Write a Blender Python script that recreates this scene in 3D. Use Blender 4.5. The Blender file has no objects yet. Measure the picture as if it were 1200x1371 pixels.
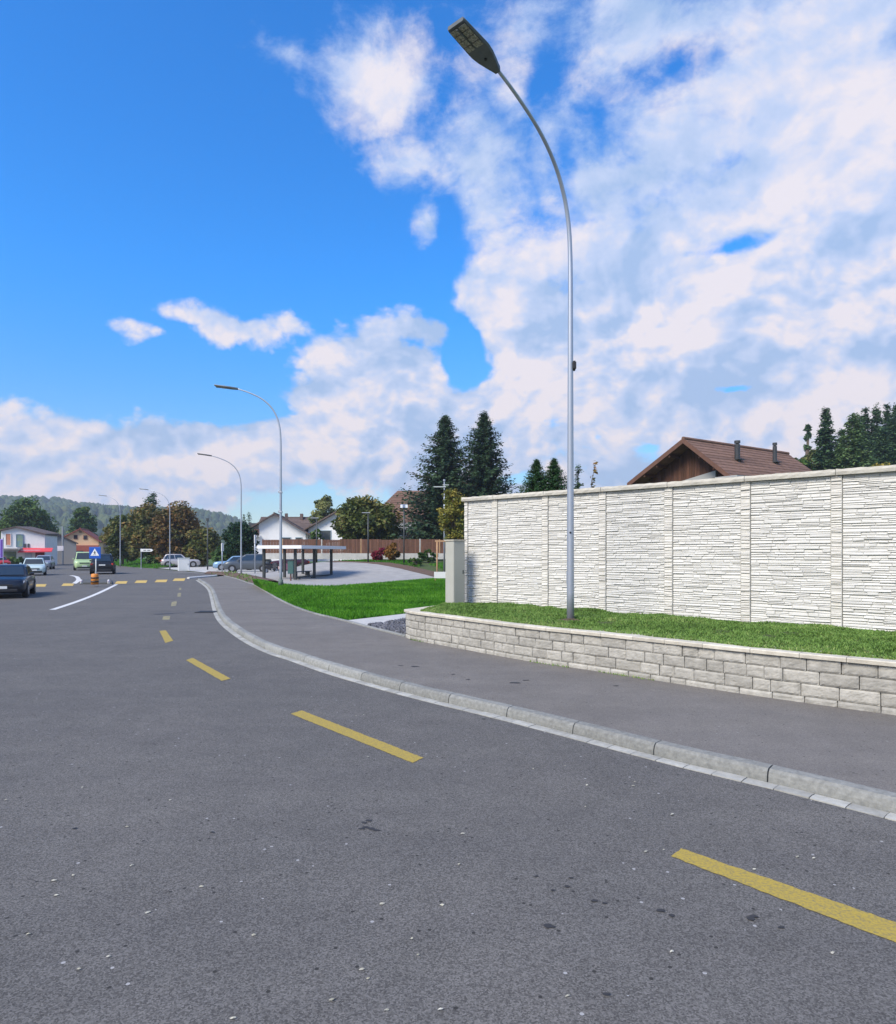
import bpy, bmesh, math, random
import numpy as np
from mathutils import Vector, Matrix, noise as mnoise
R = math.radians
sc = bpy.context.scene
COL = sc.collection
CAMH, FPX, HX, HY = 1.9, 900.0, 600.0, 740.0      # eye height, focal length and horizon of the survey photograph

# ------------------------------------------------------------------ survey helpers
def G(px, py, z=0.0):
    Y = FPX * (CAMH - z) / (py - HY)
    return ((px - HX) / FPX * Y, Y, z)
def W(px, py, Y):
    return ((px - HX) / FPX * Y, Y, CAMH + (HY - py) / FPX * Y)
def sstep(t):
    t = max(0.0, min(1.0, t)); return t * t * (3 - 2 * t)
def lotz(x, y):
    return 0.03 + 1.1 * sstep((y - 48) / 16) * sstep((x + 17) / 6)

# ------------------------------------------------------------------ materials
MATS = {}
def nodes_of(m):
    m.use_nodes = True
    nt = m.node_tree; nt.nodes.clear()
    return nt, nt.nodes.new('ShaderNodeOutputMaterial')
def N(nt, t, **kw):
    n = nt.nodes.new(t)
    for k, v in kw.items():
        if k in n.inputs: n.inputs[k].default_value = v
        else: setattr(n, k, v)
    return n
def col4(c): return (c[0], c[1], c[2], 1.0)
def mat(name, c, rough=0.7, c2=None, scale=4.0, bump=0.0, bscale=None, metal=0.0, coat=0.0, spec=0.4,
        tone=0.0, detail=5.0, stretch=(1, 1, 1), trans=0.0, contrast=(0.3, 0.7)):
    """Principled surface with noise between two colours, an optional per-piece tone and a noise bump."""
    if name in MATS: return MATS[name]
    m = bpy.data.materials.new(name); MATS[name] = m
    nt, out = nodes_of(m); L = nt.links
    p = N(nt, 'ShaderNodeBsdfPrincipled')
    p.inputs['Roughness'].default_value = rough; p.inputs['Metallic'].default_value = metal
    p.inputs['Coat Weight'].default_value = coat; p.inputs['Coat Roughness'].default_value = 0.08
    p.inputs['Specular IOR Level'].default_value = spec
    tc = N(nt, 'ShaderNodeTexCoord'); mp = N(nt, 'ShaderNodeMapping'); mp.inputs['Scale'].default_value = stretch
    L.new(tc.outputs['Object'], mp.inputs['Vector'])
    src = None
    if c2 is not None:
        nz = N(nt, 'ShaderNodeTexNoise'); nz.inputs['Scale'].default_value = scale; nz.inputs['Detail'].default_value = detail
        nz.inputs['Roughness'].default_value = 0.65
        L.new(mp.outputs['Vector'], nz.inputs['Vector'])
        rp = N(nt, 'ShaderNodeValToRGB')
        rp.color_ramp.elements[0].position = contrast[0]; rp.color_ramp.elements[0].color = col4(c)
        rp.color_ramp.elements[1].position = contrast[1]; rp.color_ramp.elements[1].color = col4(c2)
        L.new(nz.outputs['Fac'], rp.inputs['Fac']); src = rp.outputs['Color']
    if tone:
        at = N(nt, 'ShaderNodeAttribute'); at.attribute_name = 'tone'
        mr = N(nt, 'ShaderNodeMapRange'); mr.inputs['To Min'].default_value = 1 - tone; mr.inputs['To Max'].default_value = 1 + tone
        L.new(at.outputs['Fac'], mr.inputs['Value'])
        mx = N(nt, 'ShaderNodeMix'); mx.data_type = 'RGBA'; mx.blend_type = 'MULTIPLY'; mx.inputs['Factor'].default_value = 1
        if src: L.new(src, mx.inputs['A'])
        else: mx.inputs['A'].default_value = col4(c)
        L.new(mr.outputs['Result'], mx.inputs['B']); src = mx.outputs['Result']
    if src: L.new(src, p.inputs['Base Color'])
    else: p.inputs['Base Color'].default_value = col4(c)
    if bump:
        nb = N(nt, 'ShaderNodeTexNoise'); nb.inputs['Scale'].default_value = bscale or scale * 4; nb.inputs['Detail'].default_value = 6
        L.new(mp.outputs['Vector'], nb.inputs['Vector'])
        b = N(nt, 'ShaderNodeBump'); b.inputs['Strength'].default_value = 1.0; b.inputs['Distance'].default_value = bump
        L.new(nb.outputs['Fac'], b.inputs['Height']); L.new(b.outputs['Normal'], p.inputs['Normal'])
    if trans:
        p.inputs['Transmission Weight'].default_value = trans
    L.new(p.outputs['BSDF'], out.inputs['Surface'])
    return m

def leafmat(name, cols, rough=0.6, transl=0.25):
    """Foliage: per-leaf tone picks a colour along the ramp; a little translucency."""
    if name in MATS: return MATS[name]
    m = bpy.data.materials.new(name); MATS[name] = m
    nt, out = nodes_of(m); L = nt.links
    at = N(nt, 'ShaderNodeAttribute'); at.attribute_name = 'tone'
    rp = N(nt, 'ShaderNodeValToRGB')
    els = rp.color_ramp.elements
    while len(els) < len(cols): els.new(0.5)
    for i, c in enumerate(cols):
        els[i].position = i / (len(cols) - 1); els[i].color = col4(c)
    L.new(at.outputs['Fac'], rp.inputs['Fac'])
    p = N(nt, 'ShaderNodeBsdfPrincipled'); p.inputs['Roughness'].default_value = rough; p.inputs['Specular IOR Level'].default_value = 0.25
    t = N(nt, 'ShaderNodeBsdfTranslucent'); mx = N(nt, 'ShaderNodeMixShader'); mx.inputs['Fac'].default_value = transl
    L.new(rp.outputs['Color'], p.inputs['Base Color']); L.new(rp.outputs['Color'], t.inputs['Color'])
    L.new(p.outputs['BSDF'], mx.inputs[1]); L.new(t.outputs['BSDF'], mx.inputs[2]); L.new(mx.outputs['Shader'], out.inputs['Surface'])
    return m

# ------------------------------------------------------------------ mesh builder
class MB:
    def __init__(s): s.v = []; s.f = []; s.t = []; s.m = []; s.mi = 0
    def add(s, vs, fs, tone=0.5):
        b = len(s.v); s.v += [tuple(v) for v in vs]; s.t += [tone] * len(vs)
        for f in fs: s.f.append(tuple(b + i for i in f)); s.m.append(s.mi)
        return b
    def box(s, c, d, rz=0.0, tone=0.5, taper=1.0, rx=0.0):
        hx, hy, hz = d[0] / 2, d[1] / 2, d[2] / 2
        vs = []
        for z in (-hz, hz):
            k = taper if z > 0 else 1.0
            for x, y in ((-hx, -hy), (hx, -hy), (hx, hy), (-hx, hy)):
                X, Y, Z = x * k, y * k, z
                if rx: Y, Z = Y * math.cos(rx) - Z * math.sin(rx), Y * math.sin(rx) + Z * math.cos(rx)
                vs.append((c[0] + X * math.cos(rz) - Y * math.sin(rz), c[1] + X * math.sin(rz) + Y * math.cos(rz), c[2] + Z))
        s.add(vs, [(0, 3, 2, 1), (4, 5, 6, 7), (0, 1, 5, 4), (1, 2, 6, 5), (2, 3, 7, 6), (3, 0, 4, 7)], tone)
    def tube(s, path, rad, n=10, cap=True, tone=0.5):
        P = [Vector(p) for p in path]
        if not hasattr(rad, '__len__'): rad = [rad] * len(P)
        up = Vector((0, 0, 1)); prev = None; rings = []
        for i, p in enumerate(P):
            t = (P[min(i + 1, len(P) - 1)] - P[max(i - 1, 0)]).normalized()
            if prev is None:
                a = t.cross(Vector((1, 0, 0)) if abs(t.x) < 0.9 else Vector((0, 1, 0))).normalized()
            else:
                a = (prev - t * prev.dot(t)).normalized()
            prev = a; b = t.cross(a)
            rings.append([p + (a * math.cos(2 * math.pi * k / n) + b * math.sin(2 * math.pi * k / n)) * rad[i] for k in range(n)])
        vs = [v for r in rings for v in r]; fs = []
        for i in range(len(P) - 1):
            for k in range(n):
                fs.append((i * n + k, i * n + (k + 1) % n, (i + 1) * n + (k + 1) % n, (i + 1) * n + k))
        if cap:
            fs.append(tuple(reversed(range(n)))); fs.append(tuple((len(P) - 1) * n + k for k in range(n)))
        s.add(vs, fs, tone)
    def prism(s, poly, a, b, tone=0.5):
        """poly: list of 3D points on one face, extruded by vector b-a given as offset tuple."""
        n = len(poly); o = Vector(b) - Vector(a)
        vs = [Vector(p) for p in poly] + [Vector(p) + o for p in poly]
        fs = [tuple(range(n)), tuple(reversed(range(n, 2 * n)))]
        for i in range(n): fs.append((i, n + i, n + (i + 1) % n, (i + 1) % n))
        s.add(vs, fs, tone)
    def build(s, name, m, parent=None, smooth=False, bevel=0.0, sub=0, loc=None):
        me = bpy.data.meshes.new(name); me.from_pydata(s.v, [], s.f)
        for mm in (m if isinstance(m, (list, tuple)) else [m]): me.materials.append(mm)
        if any(s.m): me.polygons.foreach_set('material_index', s.m)
        a = me.attributes.new('tone', 'FLOAT', 'POINT'); a.data.foreach_set('value', s.t)
        bm = bmesh.new(); bm.from_mesh(me); bmesh.ops.recalc_face_normals(bm, faces=bm.faces); bm.to_mesh(me); bm.free()
        if smooth: me.polygons.foreach_set('use_smooth', [True] * len(me.polygons))
        me.update()
        o = bpy.data.objects.new(name, me); COL.objects.link(o)
        if parent: o.parent = parent
        if loc: o.location = loc
        if bevel:
            b = o.modifiers.new('bevel', 'BEVEL'); b.width = bevel; b.segments = 2; b.limit_method = 'ANGLE'; b.angle_limit = R(35)
        if sub:
            d = o.modifiers.new('subsurf', 'SUBSURF'); d.levels = sub; d.render_levels = sub
        return o
def arrmesh(name, V, F, tone, m, parent=None, smooth=False):
    """V (n,3), F (k, 3 or 4) arrays, tone per vertex: quick build for foliage and grass."""
    me = bpy.data.meshes.new(name); nf, k = F.shape
    me.vertices.add(len(V)); me.vertices.foreach_set('co', V.astype(np.float32).ravel())
    me.loops.add(nf * k); me.loops.foreach_set('vertex_index', F.astype(np.int32).ravel())
    me.polygons.add(nf); me.polygons.foreach_set('loop_start', np.arange(0, nf * k, k, dtype=np.int32))
    if smooth: me.polygons.foreach_set('use_smooth', [True] * nf)
    a = me.attributes.new('tone', 'FLOAT', 'POINT'); a.data.foreach_set('value', np.clip(tone, 0, 1).astype(np.float32))
    me.materials.append(m); me.update(calc_edges=True); me.validate()
    o = bpy.data.objects.new(name, me); COL.objects.link(o)
    if parent: o.parent = parent
    return o
def tag(o, label, cat, group=None):
    o['label'] = label; o['category'] = cat
    if group: o['group'] = group
    return o
def thing(name, label, cat, loc=(0, 0, 0), rz=0.0, group=None):
    o = bpy.data.objects.new(name, None); COL.objects.link(o)
    o.location = loc; o.rotation_euler = (0, 0, rz); o.empty_display_size = 0.3
    return tag(o, label, cat, group)
def struct(o): o['kind'] = 'structure'; return o
def stuff(o): o['kind'] = 'stuff'; return o
def kids(o): return [c for c in COL.objects if c.parent == o]
def copy_tree(o, parent=None):
    c = o.copy(); COL.objects.link(c)
    if parent: c.parent = parent
    for ch in kids(o): copy_tree(ch, c)
    return c

# ------------------------------------------------------------------ curves on the ground
def catmull(pts, n=10):
    P = [Vector(p) for p in pts]; P = [2 * P[0] - P[1]] + P + [2 * P[-1] - P[-2]]; out = []
    for i in range(1, len(P) - 2):
        for k in range(n):
            t = k / n; a, b, c, d = P[i - 1], P[i], P[i + 1], P[i + 2]
            out.append(0.5 * ((2 * b) + (c - a) * t + (2 * a - 5 * b + 4 * c - d) * t * t + (3 * b - a - 3 * c + d) * t ** 3))
    out.append(P[-2]); return out
class Path:
    def __init__(s, pts, n=10, smooth=0):
        s.p = catmull([(p[0], p[1], 0) for p in pts], n)
        for _ in range(smooth):
            s.p = [s.p[0]] + [(s.p[i - 1] + 2 * s.p[i] + s.p[i + 1]) / 4 for i in range(1, len(s.p) - 1)] + [s.p[-1]]
        s.s = [0.0]
        for a, b in zip(s.p, s.p[1:]): s.s.append(s.s[-1] + (b - a).length)
        s.len = s.s[-1]
    def at(s, d):
        d = max(0.0, min(s.len - 1e-6, d)); lo, hi = 0, len(s.s) - 1
        while hi - lo > 1:
            m = (lo + hi) // 2
            if s.s[m] <= d: lo = m
            else: hi = m
        a, b = s.p[lo], s.p[hi]; t = (d - s.s[lo]) / max(1e-9, s.s[hi] - s.s[lo])
        return a.lerp(b, t)
    def frame(s, d):
        e = 0.25; t = (s.at(d + e) - s.at(d - e)).normalized()
        return s.at(d), t, Vector((-t.y, t.x, 0))
    def off(s, d, o):
        p, t, n = s.frame(d); return p + n * o

rng = random.Random(7)
nrg = np.random.default_rng(11)

# ------------------------------------------------------------------ palette
asphalt = None
def make_asphalt(name, base, tint, speck=1.0):
    m = bpy.data.materials.new(name); MATS[name] = m
    nt, out = nodes_of(m); L = nt.links
    p = N(nt, 'ShaderNodeBsdfPrincipled'); p.inputs['Roughness'].default_value = 0.85; p.inputs['Specular IOR Level'].default_value = 0.3
    tc = N(nt, 'ShaderNodeTexCoord')
    def noi(scale, det, rough=0.6, stretch=None):
        n = N(nt, 'ShaderNodeTexNoise'); n.inputs['Scale'].default_value = scale; n.inputs['Detail'].default_value = det; n.inputs['Roughness'].default_value = rough
        if stretch:
            mp = N(nt, 'ShaderNodeMapping'); mp.inputs['Scale'].default_value = stretch[:3]; mp.inputs['Rotation'].default_value = (0, 0, stretch[3])
            L.new(tc.outputs['Object'], mp.inputs['Vector']); L.new(mp.outputs['Vector'], n.inputs['Vector'])
        else: L.new(tc.outputs['Object'], n.inputs['Vector'])
        return n.outputs['Fac']
    def ramp(f, a, b, ca, cb):
        r = N(nt, 'ShaderNodeValToRGB'); r.color_ramp.elements[0].position = a; r.color_ramp.elements[1].position = b
        r.color_ramp.elements[0].color = col4(ca); r.color_ramp.elements[1].color = col4(cb); L.new(f, r.inputs['Fac']); return r.outputs['Color']
    def mul(a, b, fac=1.0, mode='MULTIPLY'):
        x = N(nt, 'ShaderNodeMix'); x.data_type = 'RGBA'; x.blend_type = mode; x.inputs['Factor'].default_value = fac
        L.new(a, x.inputs['A']); L.new(b, x.inputs['B']); return x.outputs['Result']
    lo = ramp(noi(0.5, 4), 0.3, 0.7, base, tint)
    mid = ramp(noi(2.6, 5, 0.7), 0.3, 0.7, (0.9,) * 3, (1.09,) * 3)
    strk = ramp(noi(1.0, 4, 0.6, (0.25, 1.6, 1, R(38))), 0.35, 0.7, (0.94, 0.94, 0.95), (1.05, 1.05, 1.04))
    vo = N(nt, 'ShaderNodeTexVoronoi'); vo.inputs['Scale'].default_value = 135; L.new(tc.outputs['Object'], vo.inputs['Vector'])
    sep = N(nt, 'ShaderNodeSeparateColor'); L.new(vo.outputs['Color'], sep.inputs['Color'])
    gr = ramp(sep.outputs['Red'], 0.0, 1.0, (1 - 0.46 * speck,) * 3, (1 + 0.52 * speck,) * 3)
    c = mul(mul(mul(lo, mid), strk), gr)
    # rare pale chippings and dark tar specks
    v2 = N(nt, 'ShaderNodeTexVoronoi'); v2.inputs['Scale'].default_value = 26; L.new(tc.outputs['Object'], v2.inputs['Vector'])
    s2 = N(nt, 'ShaderNodeSeparateColor'); L.new(v2.outputs['Color'], s2.inputs['Color'])
    def gate(ch, thr, rad):
        g = N(nt, 'ShaderNodeMath', operation='GREATER_THAN'); g.inputs[1].default_value = thr; L.new(s2.outputs[ch], g.inputs[0])
        d = N(nt, 'ShaderNodeMath', operation='LESS_THAN'); d.inputs[1].default_value = rad; L.new(v2.outputs['Distance'], d.inputs[0])
        x = N(nt, 'ShaderNodeMath', operation='MULTIPLY'); L.new(g.outputs[0], x.inputs[0]); L.new(d.outputs[0], x.inputs[1]); return x.outputs[0]
    def over(a, fac, colr):
        x = N(nt, 'ShaderNodeMix'); x.data_type = 'RGBA'; L.new(fac, x.inputs['Factor']); L.new(a, x.inputs['A']); x.inputs['B'].default_value = col4(colr); return x.outputs['Result']
    c = over(c, gate('Green', 0.99, 0.26), tuple(0.36 * speck + (1 - speck) * b for b in base))
    c = over(c, gate('Blue', 0.987, 0.26), tuple(b * 0.35 for b in base))
    L.new(c, p.inputs['Base Color'])
    b = N(nt, 'ShaderNodeBump'); b.inputs['Distance'].default_value = 0.004; L.new(sep.outputs['Green'], b.inputs['Height']); L.new(b.outputs['Normal'], p.inputs['Normal'])
    L.new(p.outputs['BSDF'], out.inputs['Surface']); return m

asphalt = make_asphalt('asphalt', (0.110, 0.107, 0.102), (0.136, 0.130, 0.121))
asphalt_path = make_asphalt('asphalt_path', (0.160, 0.149, 0.136), (0.187, 0.175, 0.160), 0.55)
granite = mat('granite_kerb', (0.17, 0.175, 0.165), 0.8, (0.29, 0.295, 0.275), 22, 0.004, 60, tone=0.16)
granite_pale = mat('granite_sett', (0.29, 0.29, 0.265), 0.8, (0.42, 0.42, 0.385), 12, 0.003, 60, tone=0.16)
joint = mat('dark_joint', (0.05, 0.05, 0.045), 0.95)
yellow = mat('yellow_paint', (0.40, 0.295, 0.05), 0.8, (0.19, 0.165, 0.085), 60, 0.004, 90, contrast=(0.44, 0.70), detail=9)
yellow_worn = mat('yellow_paint_worn', (0.33, 0.29, 0.13), 0.8, (0.15, 0.145, 0.13), 6, 0.002, 90, contrast=(0.35, 0.65))
yellow_x = mat('yellow_crossing_paint', (0.62, 0.42, 0.09), 0.75, (0.40, 0.31, 0.13), 3, contrast=(0.4, 0.75))
white_paint = mat('white_paint', (0.72, 0.72, 0.70), 0.7, (0.5, 0.5, 0.49), 6)
wallstone = mat('cast_stone_white', (0.555, 0.55, 0.515), 0.9, (0.635, 0.63, 0.595), 5, 0.004, 38, tone=0.055)
poststone = mat('cast_stone_cream', (0.54, 0.525, 0.48), 0.9, (0.63, 0.615, 0.565), 6, 0.006, 38, tone=0.10)
capstone = mat('cast_coping', (0.46, 0.44, 0.385), 0.9, (0.56, 0.54, 0.475), 6, 0.006, 30, tone=0.08)
blockstone = mat('concrete_block', (0.275, 0.266, 0.235), 0.95, (0.435, 0.422, 0.378), 9, 0.008, 34, tone=0.13, contrast=(0.28, 0.72))
capslab = mat('coping_slab', (0.44, 0.41, 0.34), 0.9, (0.62, 0.585, 0.49), 8, 0.004, 50, tone=0.1)
soil = mat('soil', (0.055, 0.038, 0.024), 1.0, (0.12, 0.085, 0.055), 9, 0.03, 20)
mulch = mat('bark_mulch', (0.075, 0.045, 0.032), 1.0, (0.17, 0.115, 0.085), 14, 0.04, 24)
turf = mat('turf_soil', (0.05, 0.055, 0.022), 1.0, (0.07, 0.12, 0.03), 5, 0.03, 25)
meadow = mat('meadow', (0.045, 0.10, 0.02), 1.0, (0.09, 0.15, 0.04), 0.15, 0.02, 8)
concrete = mat('pale_concrete', (0.40, 0.40, 0.385), 0.9, (0.52, 0.515, 0.49), 3, 0.003, 40)
paver = mat('grey_pavers', (0.275, 0.27, 0.26), 0.9, (0.375, 0.367, 0.35), 1.2, 0.004, 12)
galv = mat('galvanised_steel', (0.36, 0.40, 0.46), 0.42, (0.44, 0.48, 0.54), 3, metal=0.55, stretch=(1, 1, 0.15))
darkmetal = mat('dark_anthracite_metal', (0.05, 0.057, 0.058), 0.45, (0.07, 0.078, 0.08), 5, metal=0.3)
headmetal = mat('lamp_head_metal', (0.10, 0.115, 0.12), 0.5, (0.13, 0.145, 0.15), 9, metal=0.3)
ledpanel = mat('led_lens_panel', (0.16, 0.155, 0.125), 0.35, (0.46, 0.44, 0.35), 38, 0.004, 60, contrast=(0.4, 0.65))
black = mat('black_plastic', (0.02, 0.02, 0.022), 0.5)
rubber = mat('rubber', (0.02, 0.02, 0.02), 0.85)
glass = mat('dark_glass', (0.025, 0.035, 0.045), 0.06, spec=0.8)
cabgrey = mat('cabinet_sheet', (0.37, 0.375, 0.33), 0.5, (0.41, 0.415, 0.37), 2)
cabtrim = mat('cabinet_trim', (0.46, 0.44, 0.36), 0.6)
whitesheet = mat('white_sheet', (0.72, 0.74, 0.74), 0.5, (0.66, 0.68, 0.68), 2)
gravelst = mat('dark_gravel_stone', (0.06, 0.065, 0.08), 0.85, (0.16, 0.165, 0.19), 20, 0.004, 60, tone=0.4)
bark = mat('bark', (0.07, 0.052, 0.036), 0.95, (0.15, 0.115, 0.085), 8, 0.02, 25, stretch=(1, 1, 0.25))
wood_brown = mat('brown_timber', (0.10, 0.048, 0.032), 0.8, (0.18, 0.088, 0.058), 3, 0.003, 30, tone=0.25, stretch=(6, 6, 0.5))
wood_pale = mat('pale_timber', (0.36, 0.22, 0.12), 0.8, (0.46, 0.29, 0.16), 5)
wood_dark = mat('dark_stained_timber', (0.055, 0.026, 0.016), 0.8, (0.12, 0.055, 0.033), 2.5, 0.004, 30, tone=0.3, stretch=(6, 6, 0.4))
rooftile = mat('brown_roof_tile', (0.135, 0.078, 0.055), 0.85, (0.215, 0.126, 0.09), 3, tone=0.16)
roofgrey = mat('grey_brown_roof_tile', (0.085, 0.064, 0.058), 0.85, (0.15, 0.11, 0.098), 3, tone=0.16)
roofred = mat('red_roof_tile', (0.22, 0.055, 0.045), 0.85, (0.31, 0.09, 0.07), 2, tone=0.16)
plaster = mat('white_plaster', (0.68, 0.69, 0.69), 0.9, (0.76, 0.77, 0.77), 1.5)
plaster_or = mat('peach_plaster', (0.70, 0.47, 0.27), 0.9, (0.77, 0.54, 0.33), 1.2)
plaster_pk = mat('pale_pink_plaster', (0.50, 0.40, 0.36), 0.9, (0.58, 0.47, 0.42), 1.2)
brickred = mat('red_facade', (0.30, 0.075, 0.05), 0.85, (0.38, 0.11, 0.075), 2)
redcloth = mat('red_awning', (0.55, 0.045, 0.07), 0.8, (0.62, 0.07, 0.09), 3)

# ------------------------------------------------------------------ kerb path and the sheets of the setting
kerbpx = [(262, 777), (276, 787), (281, 800), (284, 815), (290, 830), (305, 845), (330, 862), (360, 876), (380, 882), (430, 900),
          (480, 915), (530, 929), (592, 945), (655, 960), (780, 993), (900, 1025), (1000, 1049), (1095, 1072), (1200, 1100)]
kp = [G(*p)[:2] for p in kerbpx] + [(4.05, 3.78), (5.3, 2.45), (7.1, .4), (9.8, -2.9), (14, -8)]
KERB = Path(kp, 8, smooth=6)
inpx = [(300, 771), (316, 775), (330, 780), (340, 783), (355, 792), (370, 801), (392, 812), (417, 821), (462, 832), (492, 840), (543, 853)]
wallpx = [(543, 853), (555, 857), (620, 869), (707, 885), (803, 899), (1002, 930), (1197, 957)]
inner = [G(p[0], p[1], 0.12)[:2] for p in inpx]
wallp = [G(p[0], p[1], 0.12)[:2] for p in wallpx]
wallp += [(wallp[-1][0] + 1.3, wallp[-1][1] - 1.25), (wallp[-1][0] + 3.0, wallp[-1][1] - 3.1)]
INNER = Path(inner, 6, smooth=2)
WALL = Path(wallp, 8, smooth=4)

def sheet(name, pts, z, m):
    b = MB(); b.add([(p[0], p[1], z) for p in pts], [tuple(range(len(pts)))])
    me_o = b.build(name, m); return me_o
def loft(name, A, B, rows, m, zf=None, smooth=True, ease=True):
    b = MB(); n = len(A); vs = []
    for r in range(rows + 1):
        t = r / rows
        for p, q in zip(A, B):
            x = p[0] + (q[0] - p[0]) * t; y = p[1] + (q[1] - p[1]) * t
            tz = sstep(t) if ease else t
            z = p[2] + (q[2] - p[2]) * tz
            if zf: z = zf(x, y, t, z)
            vs.append((x, y, z))
    fs = [(r * n + i, r * n + i + 1, (r + 1) * n + i + 1, (r + 1) * n + i) for r in range(rows) for i in range(n - 1)]
    b.add(vs, fs); return b.build(name, m, smooth=smooth)

# the ground as one sheet to the horizon
ground = struct(sheet('ground', [(-3000, -300), (3000, -300), (3000, 4000), (-3000, 4000)], -0.06, meadow))
# road
farpx = [(296, 770), (262, 766), (230, 763.5), (205, 761), (180, 759.5), (160, 757.5), (140, 755), (122, 752.5), (112, 749), (108, 747)]
road_pts = [tuple(KERB.at(KERB.len - i * KERB.len / 90)[:2]) for i in range(91)] + [G(*p)[:2] for p in farpx]
road_pts += [(-170, 260), (-190, 225), (-120, 100), (-75, 45), (-40, 10), (-30, -25), (14, -25)]
road = struct(sheet('road', road_pts, 0.0, asphalt))
# pavement between kerb and inner edge
kb = [KERB.off(KERB.len * i / 120, 0.255) for i in range(121)]
pav = [(p.x, p.y) for p in reversed(kb)]
pav += [G(300, 771, 0.12)[:2]] + inner[1:] + [tuple(WALL.at(WALL.len * i / 40)[:2]) for i in range(1, 41)] + [(16, -6)]
pavement = struct(sheet('pavement', pav, 0.12, asphalt_path))
# pavement end edge (white granite line by the parking entrance)
b = MB(); a0 = Vector(G(252, 774.5, 0.02)); a1 = Vector(G(298, 770.5, 0.02))
b.tube([a0, a1], 0.11, 6); struct(b.build('pavement_end_edge', white_paint))

# kerb and gutter as separate stones in one strip each
def sweep_stones(name, path, prof, step, gap, m, tone_amp=1.0, jog=0.0):
    b = MB(); s = 0.0; np_ = len(prof)
    while s < path.len - 0.05:
        e = min(path.len, s + step * rng.uniform(0.95, 1.05)); n = max(2, int((e - s) / 0.2) + 1)
        j = rng.uniform(-jog, jog); vs = []
        for i in range(n):
            d = s + gap / 2 + (e - s - gap) * i / (n - 1)
            p, t, nn = path.frame(d)
            for (o, z) in prof:
                w = mnoise.noise(Vector((p.x * 3 + o * 20, p.y * 3, z * 20))) * 0.004
                vs.append(p + nn * (o + w) + Vector((0, 0, z + w + j)))
        fs = [(i * np_ + k, i * np_ + k + 1, (i + 1) * np_ + k + 1, (i + 1) * np_ + k) for i in range(n - 1) for k in range(np_ - 1)]
        fs += [tuple(range(np_)), tuple(reversed(range((n - 1) * np_, n * np_)))]
        b.add(vs, fs, rng.random()); s = e
    return b.build(name, m)
kerb = struct(sweep_stones('kerb', KERB, [(0.125, -0.05), (0.13, 0.05), (0.142, 0.092), (0.165, 0.116), (0.235, 0.123), (0.262, 0.121), (0.262, -0.05)], 1.0, 0.012, granite, jog=0.002))
gutter = struct(sweep_stones('gutter_strip', KERB, [(0.0, -0.05), (0.0, 0.007), (0.06, 0.012), (0.12, 0.01), (0.12, -0.05)], 0.26, 0.007, granite_pale, jog=0.002))
b = MB(); vs = []; n = 240
for i in range(n):
    for o in (0.004, 0.256): 
        p = KERB.off(KERB.len * i / (n - 1), o); vs.append((p.x, p.y, 0.0042 if o < 0.1 else 0.0042))
b.add(vs, [(2 * i, 2 * i + 1, 2 * i + 3, 2 * i + 2) for i in range(n - 1)])
struct(b.build('kerb_joint_bed', joint))
# edging stones along the lawn
INR = Path(list(reversed(inner)), 6, smooth=2)
edging = struct(sweep_stones('lawn_edging', INNER, [(-0.02, 0.05), (-0.02, 0.145), (0.0, 0.155), (0.07, 0.155), (0.09, 0.145), (0.09, 0.05)], 1.0, 0.01, granite, jog=0.003))

# road markings: parts of the road
def mark(name, pts, m, z=0.004):
    q = [Vector(G(p[0], p[1], 0)[:2] + (z,)) for p in pts]; ring = []; r_ = random.Random(int(pts[0][0] * 7))
    for a, c in zip(q, q[1:] + q[:1]):
        n = max(1, int((c - a).length / .035)) if q[0].y < 20 else 1
        for k in range(n): ring.append(a.lerp(c, k / n) + Vector((r_.uniform(-1, 1), r_.uniform(-1, 1), 0)) * (.005 if n > 1 else 0))
    b = MB(); b.add(ring, [tuple(range(len(ring)))]); return b.build(name, m, road)
dashes = [[(898, 1147), (913, 1137), (1290, 1267), (1290, 1298)], [(389, 956), (404, 951.5), (567, 1015), (553, 1022)],
          [(249, 884), (258, 881), (309, 909), (297, 912)], [(213.5, 845), (222, 844), (232, 858), (221.5, 861)]]
for d in dashes: mark('cycle_lane_dash', d, yellow)
for d in [[(219, 825), (228, 825), (227, 830), (217, 830)], [(230, 806), (237, 805), (236, 811), (229, 812)], [(238, 794), (242.5, 794), (242, 799), (237.5, 799)], [(240, 787), (243, 787), (242.5, 790), (239.5, 790)]]:
    o = mark('cycle_lane_dash', d, yellow_worn); o['label'] = 'faded cycle lane dash'
for x, y in ((162.5, 780), (189, 779), (216, 778), (240, 776.3), (91, 783), (54, 784), (20, 786)):
    mark('crossing_stripe', [(x - 9, y + 1.6), (x - 6, y - 1.7), (x + 8.5, y - 1.9), (x + 6.5, y + 1.5)], yellow_x)
def ribbon(name, pxs, w, m):
    pa = Path([G(*p)[:2] for p in pxs], 6); b = MB(); vs = []; n = 30
    for i in range(n):
        p, t, nn = pa.frame(pa.len * i / (n - 1))
        vs += [p - nn * w / 2 + Vector((0, 0, 0.004)), p + nn * w / 2 + Vector((0, 0, 0.004))]
    b.add(vs, [(2 * i, 2 * i + 1, 2 * i + 3, 2 * i + 2) for i in range(n - 1)]); return b.build(name, m, road)
ribbon('edge_line', [(70, 816.5), (90, 810), (110, 803), (130, 795), (145, 788), (156, 782.5)], 0.2, white_paint)
ribbon('edge_line', [(95, 770.5), (102, 772), (105, 775), (104, 778), (99, 781.5)], 0.28, white_paint)
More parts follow.
